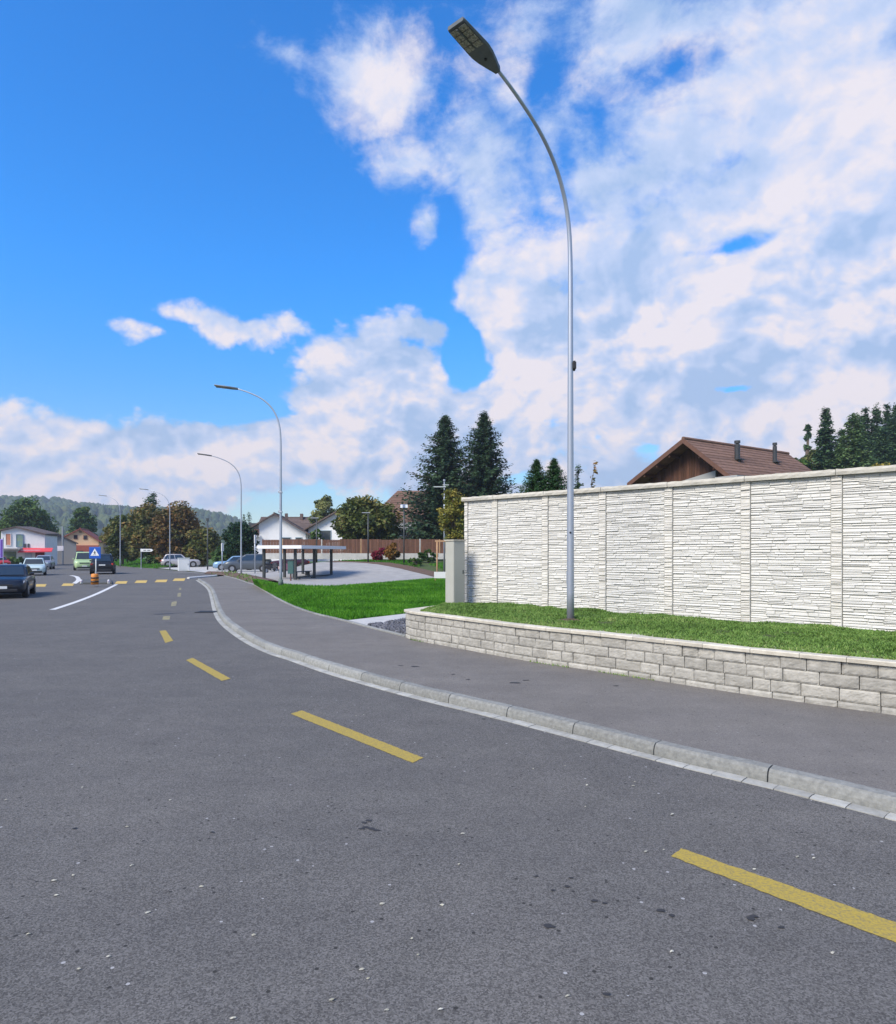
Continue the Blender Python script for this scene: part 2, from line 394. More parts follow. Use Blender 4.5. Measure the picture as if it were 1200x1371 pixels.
# dark seal line across the road, tar patches
b = MB()
for (x0, y0, x1, y1, w) in ((206, 822.5, 247, 820.5, 0.05), (208, 822.8, 232, 821.6, 0.07)):
    p, q = Vector(G(x0, y0)), Vector(G(x1, y1)); t = (q - p).normalized(); nn = Vector((-t.y, t.x, 0)) * w
    k = 0.0045 if w < 0.06 else 0.0075
    b.add([(v.x, v.y, k) for v in (p - nn, q - nn, q + nn, p + nn)], [(0, 1, 2, 3)])
b.build('seal_line', mat('tar_seal', (0.04, 0.04, 0.043), 0.6), road)
def spots(name, pxs, parent, z, m, seed):
    r = random.Random(seed); b = MB()
    for (x, y, s) in pxs:
        p = G(x, y, z); k = 9; vs = []
        for i in range(k):
            a = 2 * math.pi * i / k; q = s * r.uniform(0.55, 1.1)
            vs.append((p[0] + math.cos(a) * q * 1.5, p[1] + math.sin(a) * q, z + 0.003 + 0.0002 * len(b.f)))
        b.add(vs, [tuple(range(k))])
    return b.build(name, m, parent)
tar = mat('tar_spot', (0.035, 0.035, 0.037), 0.7)
spots('tar_spot', [(488, 1102, .02), (494, 1099, .02), (484, 1110, .018), (497, 1110, .02), (504, 1112, .022), (490, 1108, .018), (736, 1241, .022), (765, 1176, .012), (718, 1174, .012),
      (795, 1207, .016), (810, 1210, .012), (885, 1220, .018), (900, 1227, .016), (648, 963, .02), (760, 1188, .015), (284, 1115, .012), (100, 1110, .015), (1005, 1231, .02), (1010, 1228, .018), (1046, 1243, .014), (740, 1193, .01), (812, 1333, .012)], road, 0.0, tar, 3)
spots('damp_spot', [(690, 914.5, .055), (704, 911, .04), (825, 918.5, .035), (556, 892.5, .05), (537, 891.5, .035), (627, 910, .03), (607, 903, .03)], pavement, 0.12, tar, 5)
# iron gully grate by the kerb
b = MB(); g0 = Vector(G(278, 819.6)); t = KERB.frame(22)[1]
for i in range(7): b.box((g0.x, g0.y - 0.24 + i * 0.08, 0.012), (0.62, 0.045, 0.02))
gr = thing('gully_grate', 'dark iron gully grate set in the road against the kerb', 'drain grate', (0, 0, 0.0))
b.build('grate_bars', black, gr)
b = MB(); b.box((g0.x, g0.y, 0.004), (0.66, 0.58, 0.006)); b.build('frame', mat('iron_frame', (0.03, 0.03, 0.03), 0.7), gr)

# pale chips and leaves lying about on the asphalt
chips = [(8, 1072), (72, 1180), (98, 1173), (176, 1160), (75, 1200), (198, 1223), (270, 1188), (106, 1299), (146, 1282), (340, 1253), (38, 1252), (485, 1299), (493, 1312), (518, 1354), (590, 1353),
         (512, 1211), (552, 1258), (592, 1213), (312, 1365), (444, 1340), (620, 1117), (786, 1052), (615, 1158), (784, 1081), (850, 1048), (848, 1053), (714, 1030), (757, 1026), (889, 1139), (900, 1091), (865, 1141),
         (493, 1014), (477, 959), (487, 958), (228, 1072), (110, 1055), (170, 1108), (560, 1280), (1090, 1150), (1068, 1148), (1010, 1165), (760, 1335), (1115, 1277), (900, 1275)]
b = MB(); r = random.Random(12)
for (x, y) in chips:
    p = G(x, y); a0 = r.uniform(0.1, 0.9); s = r.uniform(0.005, 0.0115); k = 8; vs = []
    for i in range(k):
        a = 2 * math.pi * i / k; u, v = math.cos(a) * s * r.uniform(1.1, 1.9), math.sin(a) * s * r.uniform(.6, .9)
        vs.append((p[0] + u * math.cos(a0) - v * math.sin(a0), p[1] + u * math.sin(a0) + v * math.cos(a0), 0.004 + r.uniform(0, .005)))
    vs.append((p[0], p[1], 0.012)); b.add(vs, [(i, (i + 1) % k, k) for i in range(k)], r.random())
stuff(b.build('fallen_leaves', mat('dry_leaf', (0.33, 0.32, 0.24), 0.8, (0.47, 0.46, 0.40), 30, tone=0.3)))

# ------------------------------------------------------------------ lawn, bed, court
crest = [G(p[0], p[1], 0.46) for p in ((338, 777), (352, 782), (375, 784), (400, 785.5), (430, 786.5), (465, 785), (500, 782.5), (535, 779.5), (565, 777), (590, 775), (640, 772))]
front = [G(p[0], p[1], 0.13) for p in ((341, 782.5), (355, 791), (370, 800), (392, 811), (405, 815.5), (417, 820), (440, 826), (462, 830.5), (500, 827), (545, 821.5), (640, 812))]
def bump(x, y, t, z): return z + 0.03 * mnoise.noise(Vector((x * .6, y * .6, 0))) * math.sin(math.pi * t)
lawn = struct(loft('lawn', front, crest, 10, turf, bump))
back = [(p[0] - 0.0, p[1] + 6.0, lotz(p[0], p[1] + 6) - 0.03) for p in crest]
berm = struct(loft('lawn_bank', crest, back, 5, turf))
# the mulch bed further along the pavement
mf = [G(p[0], p[1], 0.13) for p in ((272, 767.5), (300, 770.3), (316, 774.5), (330, 779.5), (341, 782.5))]
mbk = [G(p[0], p[1], 0.32) for p in ((280, 764.8), (300, 765.2), (318, 767), (338, 771), (360, 777))]
bed = struct(loft('mulch_bed', mf, mbk, 6, mulch))
bed2 = struct(loft('mulch_bed_bank', mbk, [(p[0], p[1] + 4, 0.02) for p in mbk], 3, mulch))

grassmat = leafmat('grass_blade', [(0.030, 0.115, 0.006), (0.058, 0.21, 0.010), (0.105, 0.31, 0.018), (0.21, 0.40, 0.05)], 0.6, 0.3)
covermat = leafmat('ground_cover_leaf', [(0.075, 0.135, 0.030), (0.13, 0.24, 0.05), (0.20, 0.33, 0.08), (0.32, 0.36, 0.14)], 0.7, 0.25)
def blades(name, P, h, w, m, tone, lean=0.5):
    """One bent blade (two triangles) per point of P (n,3)."""
    n = len(P); a = nrg.uniform(0, 2 * np.pi, n); H = h * nrg.uniform(0.5, 1.2, n); Wd = w * nrg.uniform(0.7, 1.3, n)
    dx, dy = np.cos(a), np.sin(a); b2 = nrg.uniform(0, 2 * np.pi, n); ln = lean * nrg.uniform(0.1, 1, n) * H
    V = np.zeros((n, 4, 3))
    V[:, 0] = P + np.stack([dx * Wd / 2, dy * Wd / 2, np.zeros(n)], 1)
    V[:, 1] = P - np.stack([dx * Wd / 2, dy * Wd / 2, np.zeros(n)], 1)
    V[:, 2] = P + np.stack([-dx * Wd * .35 + np.cos(b2) * ln * .4, -dy * Wd * .35 + np.sin(b2) * ln * .4, H * .6], 1)
    V[:, 3] = P + np.stack([np.cos(b2) * ln, np.sin(b2) * ln, H], 1)
    base = np.arange(n)[:, None] * 4
    F = np.concatenate([base + [[0, 1, 2]], base + [[0, 2, 3]]])
    return arrmesh(name, V.reshape(-1, 3), F, np.repeat(tone, 4), m)
def patch_points(A, B, n, zf=None, ease=True, vpow=1.0):
    A = np.array(A); B = np.array(B)
    seg = np.linalg.norm(A[1:, :2] - A[:-1, :2], axis=1) + np.linalg.norm(B[1:, :2] - B[:-1, :2], axis=1)
    hgt = np.linalg.norm((A - B)[:, :2], axis=1); wgt = seg * (hgt[1:] + hgt[:-1]); i = nrg.choice(len(seg), n, p=wgt / wgt.sum())
    u = nrg.random(n)[:, None]; v = (nrg.random(n) ** vpow)[:, None]
    a = A[i] + (A[i + 1] - A[i]) * u; b = B[i] + (B[i + 1] - B[i]) * u
    P = a + (b - a) * v; s = v * v * (3 - 2 * v) if ease else v
    P[:, 2] = (a + (b - a) * s)[:, 2]
    return P, v[:, 0]
def clump(P, sc, seed):
    return np.array([0.5 + 0.5 * mnoise.noise(Vector((p[0] * sc, p[1] * sc, seed))) for p in P])
P, v = patch_points(front, crest, 90000, vpow=1.0)
P[:, 2] += -0.01
keep = np.array([not (p[1] < 17.9 and p[0] > -2.0 and v_ < 0.03) for p, v_ in zip(P, v)]); P = P[keep]
stuff(blades('lawn_grass', P, 0.10, 0.028, grassmat, clump(P, 0.9, 1) * 0.8 + nrg.normal(0, 0.16, len(P)) + 0.05))
P2, v2 = patch_points(mf, mbk, 260); stuff(blades('mulch_plants', P2[clump(P2, .5, 2) > .5], .16, .07, covermat, nrg.normal(.4, .2, int((clump(P2, .5, 2) > .5).sum())), .8))
P, v = patch_points(crest, back, 9000, vpow=1.5); stuff(blades('lawn_bank_grass', P, 0.10, 0.03, grassmat, nrg.normal(0.5, 0.2, len(P))))

# court of grey pavers, rising to the fence
cw = []
b = MB(); nx, ny = 40, 40
courtpoly = dict()
def courtx(y):      # right-hand edge of the court at distance y
    pts = [(36, 3.0), (44, 1.0), (50, -.9), (54.3, -2.84), (59.5, -6.55), (61, -9), (62.5, -16)]
    for (y0, x0), (y1, x1) in zip(pts, pts[1:]):
        if y <= y1: return x0 + (x1 - x0) * max(0, (y - y0)) / (y1 - y0)
    return pts[-1][1]
vs = []
for j in range(ny + 1):
    y = 31 + (62.3 - 31) * j / ny
    x1 = courtx(y); x0 = np.interp(y, [31, 36, 45, 56, 60, 62.3], [-7.2, -9.2, -12.8, -18.4, -21.5, -26])
    for i in range(nx + 1):
        x = x0 + (x1 - x0) * i / nx; vs.append((x, y, lotz(x, y) + 0.012))
b.add(vs, [(j * (nx + 1) + i, j * (nx + 1) + i + 1, (j + 1) * (nx + 1) + i + 1, (j + 1) * (nx + 1) + i) for j in range(ny) for i in range(nx)])
court = struct(b.build('paved_court', paver, smooth=True))
struct(sheet('parking_ground', [G(212, 760.9)[:2], G(232, 763)[:2], G(262, 765.6)[:2], G(294, 769)[:2], (-16.5, 56.5), (-14.5, 62.0), (-14.5, 92), (-40, 95)], 0.036, concrete))
# garden ground behind
b = MB(); vs = []; nx, ny = 60, 50
for j in range(ny + 1):
    for i in range(nx + 1):
        x = -40 + 110 * i / nx; y = 17 + 113 * j / ny; vs.append((x, y, lotz(x, y) - 0.047 - (0.3 if x < -13.5 and y < 47 else 0)))
b.add(vs, [(j * (nx + 1) + i, j * (nx + 1) + i + 1, (j + 1) * (nx + 1) + i + 1, (j + 1) * (nx + 1) + i) for j in range(ny) for i in range(nx) if not (vs[j * (nx + 1) + i][0] < -16 and vs[j * (nx + 1) + i][1] < 60) and not (vs[j * (nx + 1) + i][1] < 31 and vs[j * (nx + 1) + i][0] < 3)])
struct(b.build('garden_ground', turf, smooth=True))
# planting bed along the court edge
A = []; B = []
for y in (40, 44, 48, 52, 56, 59, 61.5, 62.8):
    x = courtx(y); A.append((x + .02, y, lotz(x, y) + 0.02)); B.append((x + 1.0, y + 1.2, lotz(x + 1.0, y + 1.2) + 0.04))
struct(loft('planting_bed', A, B, 4, mulch))
P, v = patch_points(B, [(p[0] + 5, p[1] + 1.5, lotz(p[0] + 5, p[1] + 1.5) + .02) for p in B], 14000, ease=False)
P = P[clump(P, .35, 6) > .42]; stuff(blades('garden_grass', P, 0.14, 0.05, grassmat, nrg.normal(0.30, 0.2, len(P))))

# pale slab, gravel strip beside the retaining wall
slab = MB()
q = [G(463, 831.5, .13), G(492, 838.5, .13), G(545, 829, .13), G(600, 819, .13), G(600, 813, .13), G(545, 822, .13)]
slab.prism([(p[0], p[1], .05) for p in q], (0, 0, 0), (0, 0, 0.095)); struct(slab.build('concrete_slab', concrete))
gp = [G(492, 838.5, .12), G(540, 850.5, .12), (-0.85, 14.3, .12), (0.0, 15.6, .12), G(600, 819.5, .12), G(545, 829.5, .12)]
struct(sheet('gravel_base', gp, 0.124, mat('gravel_soil', (0.04, 0.04, 0.045), 1.0)))
def inpoly(x, y, poly):
    c = False
    for i in range(len(poly)):
        x1, y1 = poly[i][:2]; x2, y2 = poly[i - 1][:2]
        if (y1 > y) != (y2 > y) and x < (x2 - x1) * (y - y1) / (y2 - y1) + x1: c = not c
    return c
b = MB(); r = random.Random(4); k = 0
ico = bmesh.new(); bmesh.ops.create_icosphere(ico, subdivisions=1, radius=1); iv = [v.co.copy() for v in ico.verts]; iff = [[v.index for v in f.verts] for f in ico.faces]; ico.free()
xs = [p[0] for p in gp]; ys = [p[1] for p in gp]
while k < 1500:
    x, y = r.uniform(min(xs), max(xs)), r.uniform(min(ys), max(ys))
    if not inpoly(x, y, gp): continue
    s = r.uniform(.022, .05); rot = Matrix.Rotation(r.uniform(0, 6.3), 3, Vector((r.random() - .5, r.random() - .5, r.random() + .1)).normalized())
    S = Vector((s * r.uniform(.8, 1.4), s, s * r.uniform(.5, .8)))
    b.add([rot @ Vector((v.x * S.x * r.uniform(.85, 1.15), v.y * S.y, v.z * S.z)) + Vector((x, y, .135 + r.uniform(0, .035))) for v in iv], iff, r.random()); k += 1
stuff(b.build('gravel', gravelst))

# ------------------------------------------------------------------ retaining wall of tumbled blocks
rw = thing('retaining_wall', 'low grey block retaining wall with pale coping along the pavement', 'retaining wall')
b = MB()
def block(bm_, p0, p1, z0, z1, nrm, depth, r, tone):
    """A split-faced block: front face as a displaced grid with rounded arrises."""
    t = p1 - p0; Ln = t.length; t = t / Ln; nu = max(6, int(Ln / .028)); nv = 7; vs = []; seed = r.uniform(0, 100)
    for j in range(nv + 1):
        for i in range(nu + 1):
            u, v = i / nu, j / nv
            du = min(u, 1 - u) * Ln; dv = min(v, 1 - v) * (z1 - z0); e = min(du, dv)
            rd = 0.013 * max(0, 1 - e / 0.026) ** 1.5
            w = 0.006 * mnoise.noise(Vector((u * Ln * 9, v * 2.2, seed))) + 0.005 * mnoise.noise(Vector((u * Ln * 26, v * 6, seed + 9)))
            cu = u + (0.10 * (0.5 - u) * (1 if j in (0, nv) else 0)) * 0.12
            vs.append(p0 + t * (Ln * cu) + nrm * (w - rd) + Vector((0, 0, z0 + (z1 - z0) * v)))
    bk = [p0 - nrm * depth + Vector((0, 0, z0)), p1 - nrm * depth + Vector((0, 0, z0)), p1 - nrm * depth + Vector((0, 0, z1)), p0 - nrm * depth + Vector((0, 0, z1))]
    n0 = len(vs); vs += bk; fs = []
    for j in range(nv):
        for i in range(nu): fs.append((j * (nu + 1) + i, j * (nu + 1) + i + 1, (j + 1) * (nu + 1) + i + 1, (j + 1) * (nu + 1) + i))
    bot = [i for i in range(nu + 1)]; top = [nv * (nu + 1) + i for i in range(nu + 1)]
    lft = [j * (nu + 1) for j in range(nv + 1)]; rgt = [j * (nu + 1) + nu for j in range(nv + 1)]
    fs += [tuple(bot + [n0 + 1, n0]), tuple(list(reversed(top)) + [n0 + 3, n0 + 2]), tuple(list(reversed(lft)) + [n0, n0 + 3]), tuple(rgt + [n0 + 2, n0 + 1]), (n0, n0 + 1, n0 + 2, n0 + 3)]
    bm_.add(vs, fs, tone)
r = random.Random(21)
CZ = [(0.02, 0.188), (0.192, 0.341), (0.345, 0.494), (0.498, 0.647)]
RETN = Path([(-0.02, 15.55), (-0.42, 14.95), wallp[0]], 4)
for path, ofs in ((WALL, 0.0), (RETN, 0.0)):
    for ci, (z0, z1) in enumerate(CZ):
        s = -r.uniform(0, .2) if path is WALL else 0
        s = max(0, s)
        first = True
        while s < path.len - .03:
            Lb = r.choice((.22, .30, .36, .42)) * r.uniform(.95, 1.05)
            if first: Lb *= r.uniform(.5, 1); first = False
            e = min(path.len, s + Lb)
            if path.len - e < .12: e = path.len
            p0, p1 = path.at(s + .004), path.at(e - .004); t = (p1 - p0).normalized(); nn = Vector((t.y, -t.x, 0))
            if path is RETN: nn = Vector((t.y, -t.x, 0)); 
            js = r.uniform(-.008, .008) + (0.012 if ci == 0 else 0)
            block(b, p0 + nn * js, p1 + nn * js, z0, z1, nn, .2, r, r.random()); s = e
b.build('block_courses', blockstone, rw)
b = MB()
for path in (WALL, RETN):
    s = 0.0
    while s < path.len - .02:
        e = min(path.len, s + r.uniform(.45, .62)); n = 5; vs = []
        for i in range(n):
            d = s + .003 + (e - s - .006) * i / (n - 1); p = path.at(d); a_, b_ = path.at(max(0, d - .2)), path.at(min(path.len, d + .2)); t = (b_ - a_).normalized(); nn = Vector((t.y, -t.x, 0))
            j = .004 * mnoise.noise(p * 9)
            for (o, z) in ((.03, .651), (.035 + j, .692), (.025 + j, .703), (-.36, .706), (-.36, .651)): vs.append(p + nn * o + Vector((0, 0, z + (0.003 if path is RETN else 0))))
        m_ = 5; fs = [(i * m_ + k, i * m_ + (k + 1) % m_, (i + 1) * m_ + (k + 1) % m_, (i + 1) * m_ + k) for i in range(n - 1) for k in range(m_)]
        fs += [tuple(range(m_)), tuple(reversed(range((n - 1) * m_, n * m_)))]
        b.add(vs, fs, r.random()); s = e
b.build('coping', capslab, rw)
# moss and crumbs at the wall foot
P = []
for i in range(900):
    d = nrg.uniform(0, WALL.len); p = WALL.at(d)
    if mnoise.noise(Vector((d * .8, 3, 0))) > .12: P.append((p.x, p.y - abs(nrg.normal(0, .03)), .12))
P = np.array(P); P[:, 0] -= .02; P[:, 1] -= .03
stuff(blades('wall_foot_weeds', P, .035, .016, covermat, nrg.normal(.55, .2, len(P))))

# ------------------------------------------------------------------ noise barrier
BU = Vector((.7273, -.6863, 0)); BN = Vector((-.6863, -.7273, 0)); BO = Vector((1.093, 15.6, 0)); SP = 1.411
BZ0, BZ1 = 0.55, 3.135
bang = math.atan2(BU.y, BU.x)
nb = thing('noise_barrier', 'tall white ledgestone pattern concrete barrier wall behind the grass strip', 'wall', (BO.x, BO.y, BZ0), bang)
def ledge(bm_, x0, x1, z0, z1, r, rows, lmin, lmax, y0, amp):
    """Ledgestones filling a plate; local x along the wall, -y out of it."""
    hs = [r.uniform(.6, 1.5) for _ in range(rows)]; k = (z1 - z0) / sum(hs); z = z0
    for h in hs:
        h *= k; x = x0
        while x < x1 - .01:
            l = r.uniform(lmin, lmax); e = x + l
            if x1 - e < lmin * .6: e = x1
            split = r.random() < .22 and h > .04
            zs = [(z, z + h)] if not split else [(z, z + h * r.uniform(.4, .6))]
            if split: zs.append((zs[0][1], z + h))
            for (a, c) in zs:
                d = y0 + r.uniform(.0, amp); tl = r.uniform(-.0035, .0035); g = .0012; cf = min(.010, (c - a) * .26); tn = r.random(); dt = r.uniform(0, .012)
                xa, xb = x + g, e - g; za, zb = a + g, c - g
                o = [(xa, -y0 + .008, za - tl), (xb, -y0 + .008, za + tl), (xb, -y0 + .008, zb + tl), (xa, -y0 + .008, zb - tl)]
                m_ = [(xa, -d + cf, za - tl), (xb, -d + cf, za + tl), (xb, -d + cf + dt, zb + tl), (xa, -d + cf + dt, zb - tl)]
                i_ = [(xa + cf, -d + r.uniform(-.004, .004), za + cf - tl), (xb - cf, -d + r.uniform(-.004, .004), za + cf + tl), (xb - cf, -d + dt + r.uniform(-.003, .003), zb - cf + tl), (xa + cf, -d + dt + r.uniform(-.003, .003), zb - cf - tl)]
                fs = [(8, 9, 10, 11)]
                for q in range(4):
                    w = (q + 1) % 4; fs += [(q, w, 4 + w, 4 + q), (4 + q, 4 + w, 8 + w, 8 + q)]
                bm_.add(o + m_ + i_, fs, tn)
            x = e
        z += h
nrow = 9; PH = (BZ1 - BZ0) / 9.5
def panel(x0, x1, seed):
    r = random.Random(seed); b = MB()
    b.box(((x0 + x1) / 2, .04, (BZ1 - BZ0) / 2), (x1 - x0, .06, BZ1 - BZ0), tone=.2)
    k = 0; z = BZ1 - BZ0
    while z > 0.02:
        z0 = max(0, z - PH); ledge(b, x0, x1, z0 + .004, z - .004, r, 6 if z - z0 > .2 else 3, .10, .42, .0, .017); z = z0
    return b.build('panel', wallstone, nb)
def post(x, w, seed):
    r = random.Random(seed); b = MB()
    b.box((x, .04, (BZ1 - BZ0) / 2), (w, .12, BZ1 - BZ0), tone=.2)
    ledge(b, x - w / 2, x + w / 2, 0, BZ1 - BZ0, r, 52, w * .9, w * 1.2, .024, .02)
    return b.build('post', poststone, nb)
PW = .155
xsp = [-.94] + [SP * i for i in range(0, 8)]
for i, x in enumerate(xsp):
    w = PW if i else .10
    post(x - (0 if i else -.05), w, 100 + i)
    if i + 1 < len(xsp):
        xa = x + (w / 2 if i else w) + .006; xb = xsp[i + 1] - PW / 2 - .006
        panel(xa, xb, 200 + i)
r = random.Random(5)
for i in range(len(xsp) - 1):
    xa, xb = xsp[i] - (.05 if i == 0 else 0) + .004, xsp[i + 1] - .004; b = MB(); n = 16; vs = []
    for k in range(n + 1):
        x = xa + (xb - xa) * k / n; j = lambda: r.uniform(-.006, .006)
        vs += [(x, -.075 + j(), .0), (x, -.085 + j(), .05), (x, -.075 + j(), .092 + j()), (x, .12, .1 + j()), (x, .15, .05), (x, .14, 0)]
    fs = [(k * 6 + q, k * 6 + (q + 1) % 6, (k + 1) * 6 + (q + 1) % 6, (k + 1) * 6 + q) for k in range(n) for q in range(6)] + [tuple(range(6)), tuple(reversed(range(n * 6, n * 6 + 6)))]
    b.add([(v[0], v[1], v[2] + BZ1 - BZ0 + .003) for v in vs], fs, r.random()); b.build('coping', capstone, nb)

# grass strip on top of the retaining wall
nS = 26; bf, bb = [], []
for i in range(nS):
    d = WALL.len * i / (nS - 1); p = WALL.at(d); a_, b_ = WALL.at(max(0, d - .2)), WALL.at(min(WALL.len, d + .2)); t = (b_ - a_).normalized(); nn = Vector((t.y, -t.x, 0))
    q = p - nn * .19; bf.append((q.x, q.y, .69))
    f_ = i / (nS - 1); w = BO + BU * (-1.0 + f_ * 11.5) + BN * .03; bb.append((w.x, w.y, .70))
bf[0] = (-.35, 14.6, .68); 
def bedz(x, y, t, z):
    return z + .05 * math.sin(math.pi * min(1, t * 1.3)) + (.07 * mnoise.noise(Vector((x * .9, y * .9, 4))) + .045 * mnoise.noise(Vector((x * 2.5, y * 2.5, 9)))) * sstep(t * 3)
struct(loft('grass_strip', bf, bb, 14, mat('strip_soil', (0.035, 0.055, 0.016), 1.0, (0.075, 0.10, 0.03), 6, .02, 30), bedz))
P, v = patch_points(bf, bb, 105000, ease=False)
for i in range(len(P)): P[i, 2] = bedz(P[i, 0], P[i, 1], v[i], P[i, 2]) - .008
L1P = (2.14, 11.74)
dist = np.hypot(P[:, 0] - L1P[0] + .05, P[:, 1] - L1P[1] + .15)
keep = (dist > .2 * nrg.uniform(.6, 1.3, len(P)))
P, v = P[keep], v[keep]
tn = clump(P, 1.0, 5) * .75 + clump(P, 4.5, 8) * .55 - .22 + nrg.normal(0, .15, len(P)) + (v < .12) * .12
stuff(blades('grass_strip_cover', P, .045, .022, covermat, tn, 1.1))
# fringe creeping onto the coping
P, v = patch_points(bf, [(p[0] - .08, p[1] - .11, .70) for p in bf], 12000, ease=False)
keep = clump(P, 2.2, 3) > v * .9 + .18; P = P[keep]; P[:, 2] = .703
stuff(blades('coping_fringe', P, .04, .02, covermat, nrg.normal(.6, .2, len(P)), 1.2))
b = MB(); r = random.Random(3)
k = 14; vs = [(L1P[0] - .05 + math.cos(2 * math.pi * i / k) * .26 * r.uniform(.8, 1.2), L1P[1] - .12 + math.sin(2 * math.pi * i / k) * .24 * r.uniform(.8, 1.2), .725) for i in range(k)] + [(L1P[0], L1P[1] - .05, .765)]
b.add(vs, [(i, (i + 1) % k, k) for i in range(k)]); struct(b.build('bare_soil', soil))

# utility cabinet beside the barrier end
cb = thing('utility_cabinet', 'tall grey-green sheet metal cabinet at the left end of the white barrier', 'cabinet', (.165, 15.72, .60), R(40))
b = MB(); b.box((0, 0, .79), (.34, .30, 1.56)); b.build('housing', cabgrey, cb, bevel=.006)
b = MB(); b.box((0, 0, 1.588), (.38, .34, .03)); b.build('lid', cabtrim, cb, bevel=.004)
b = MB(); b.box((.0, -.154, .80), (.29, .006, 1.42)); dr = b.build('door', cabgrey, cb, bevel=.002)
b = MB(); b.box((.11, -.162, .85), (.02, .012, .09)); b.build('handle', darkmetal, dr)

# ------------------------------------------------------------------ street lamps
PROF = [(0, -.9), (.006, -.45), (.03, -.05), (.085, .27), (.20, .60), (.41, .94), (.71, 1.225), (1.09, 1.455), (1.63, 1.665), (2.1, 1.80)]
def street_lamp(px, Z, zb, ang, label, reach=1.0, tall=6.74, detail=True, hyaw=0):
    X = (px - HX) / FPX * Z
    t = thing('street_lamp', label, 'street lamp', (X, Z, zb), ang, 'curved street lamps along the road')
    path = [(0, 0, -.1), (0, 0, .5), (0, 0, 1.5), (0, 0, 3), (0, 0, 5)] + [(v.x, 0, tall + v.z) for v in catmull([(a * reach, 0, c) for a, c in PROF], 4)]
    rad = [.066, .064, .061, .054, .046]; n = len(path) - 5
    rad += [.042 - .016 * i / (n - 1) for i in range(n)]
    b = MB(); b.tube(path, rad, 16); b.build('pole', galv, t, smooth=True)
    # head: flat paddle, wide at the tip
    x0, z0 = 2.06 * reach, tall + 1.785; sl = .14
    prof = [(0, .045), (.05, .06), (.15, .10), (.30, .152), (.42, .176), (.48, .178), (.94, .162), (.98, .15)]
    b = MB(); vs = []
    for (x, w) in prof:
        zc = z0 + x * sl; th = .032 if x > .5 else .05 - .03 * x
        vs += [(x0 + x, -w, zc), (x0 + x, -w * .9, zc + th), (x0 + x, w * .9, zc + th), (x0 + x, w, zc), (x0 + x, w * .92, zc - th * .7), (x0 + x, -w * .92, zc - th * .7)]
    m_ = 6; fs = [(i * m_ + k, i * m_ + (k + 1) % m_, (i + 1) * m_ + (k + 1) % m_, (i + 1) * m_ + k) for i in range(len(prof) - 1) for k in range(m_)] + [tuple(range(m_)), tuple(reversed(range(len(vs) - m_, len(vs))))]
    b.add(vs, fs); hd = b.build('lamp_head', headmetal, t)
    if detail:
        for sy in (-1, 1):
            b = MB()
            for i in range(4):
                for j in range(2):
                    xx = .52 + .106 * i; yy = sy * (.045 + .062 * j)
                    b.box((x0 + xx + .05, yy, z0 + (xx + .05) * sl - .029), (.102, .057, .014), tone=rng.random())
            b.build('light_panel', ledpanel, hd)
        b = MB(); b.tube([(x0 + .30, 0, z0 + .30 * sl - .03), (x0 + .30, 0, z0 + .3 * sl - .045)], .02, 10); b.build('screw_cap', black, hd)
        b = MB(); b.box((x0 + .73, 0, z0 + .73 * sl - .031), (.43, .018, .016), ); b.build('divider_rib', headmetal, hd)
    b = MB(); b.box((.0, -.060, .75), (.06, .012, .22)); b.build('access_door', galv, t, bevel=.004)
    return t
l1 = street_lamp(764, 11.74, .70, math.atan2(-2.35, -2.12), 'nearest and tallest street lamp standing on the grass strip above the block wall')
l1.location.x += .0
b = MB(); b.box((.0, .0, 0), (.06, .09, .12)); b.tube([(0, 0, .06), (0, 0, .085)], .026, 10); b.tube([(0, 0, -.06), (0, 0, -.09)], .02, 8)
sb = b.build('sensor_box', black, l1, bevel=.008); c_ = Vector((.062, -.02, 4.46)); rot = Matrix.Rotation(-l1.rotation_euler.z, 3, 'Z'); sb.location = rot @ c_; sb.rotation_euler.z = -l1.rotation_euler.z
b = MB(); b.tube([(0, 0, 0), (0, -.012, 0)], .018, 10); pg = b.build('cover_plug', black, l1); pg.location = rot @ Vector((-.012, -.056, 1.55)); pg.rotation_euler.z = -l1.rotation_euler.z
l2 = street_lamp(376, 29.1, .46, math.pi, 'second nearest street lamp, on the lawn beside the flat roofed shelter', reach=.9)
b = MB(); b.tube([(0, 0, 0), (0, 0, .28)], .10, 14); b.build('base_collar', mat('green_grey_collar', (.10, .14, .12), .7), l2, smooth=True)
for z in (3.2, 4.05):
    b = MB(); b.box((0, 0, z), (.13, .13, .07)); b.box((.08, 0, z + .03), (.07, .06, .1)); b.build('clamp', galv, l2, bevel=.01)
street_lamp(323, 49.2, .30, math.atan2(-.5, -2.9), 'third nearest street lamp, by the mulch bed in front of the parked dark van', tall=6.85)
street_lamp(227.5, 74.6, .1, math.atan2(.2, -3.1), 'street lamp rising in front of the parked silver car and autumn trees', reach=1.2, tall=7.0)
street_lamp(161, 84, .25, math.atan2(.2, -3.1), 'farthest street lamp, against the dark hedge behind the black car', reach=.85, tall=6.95)

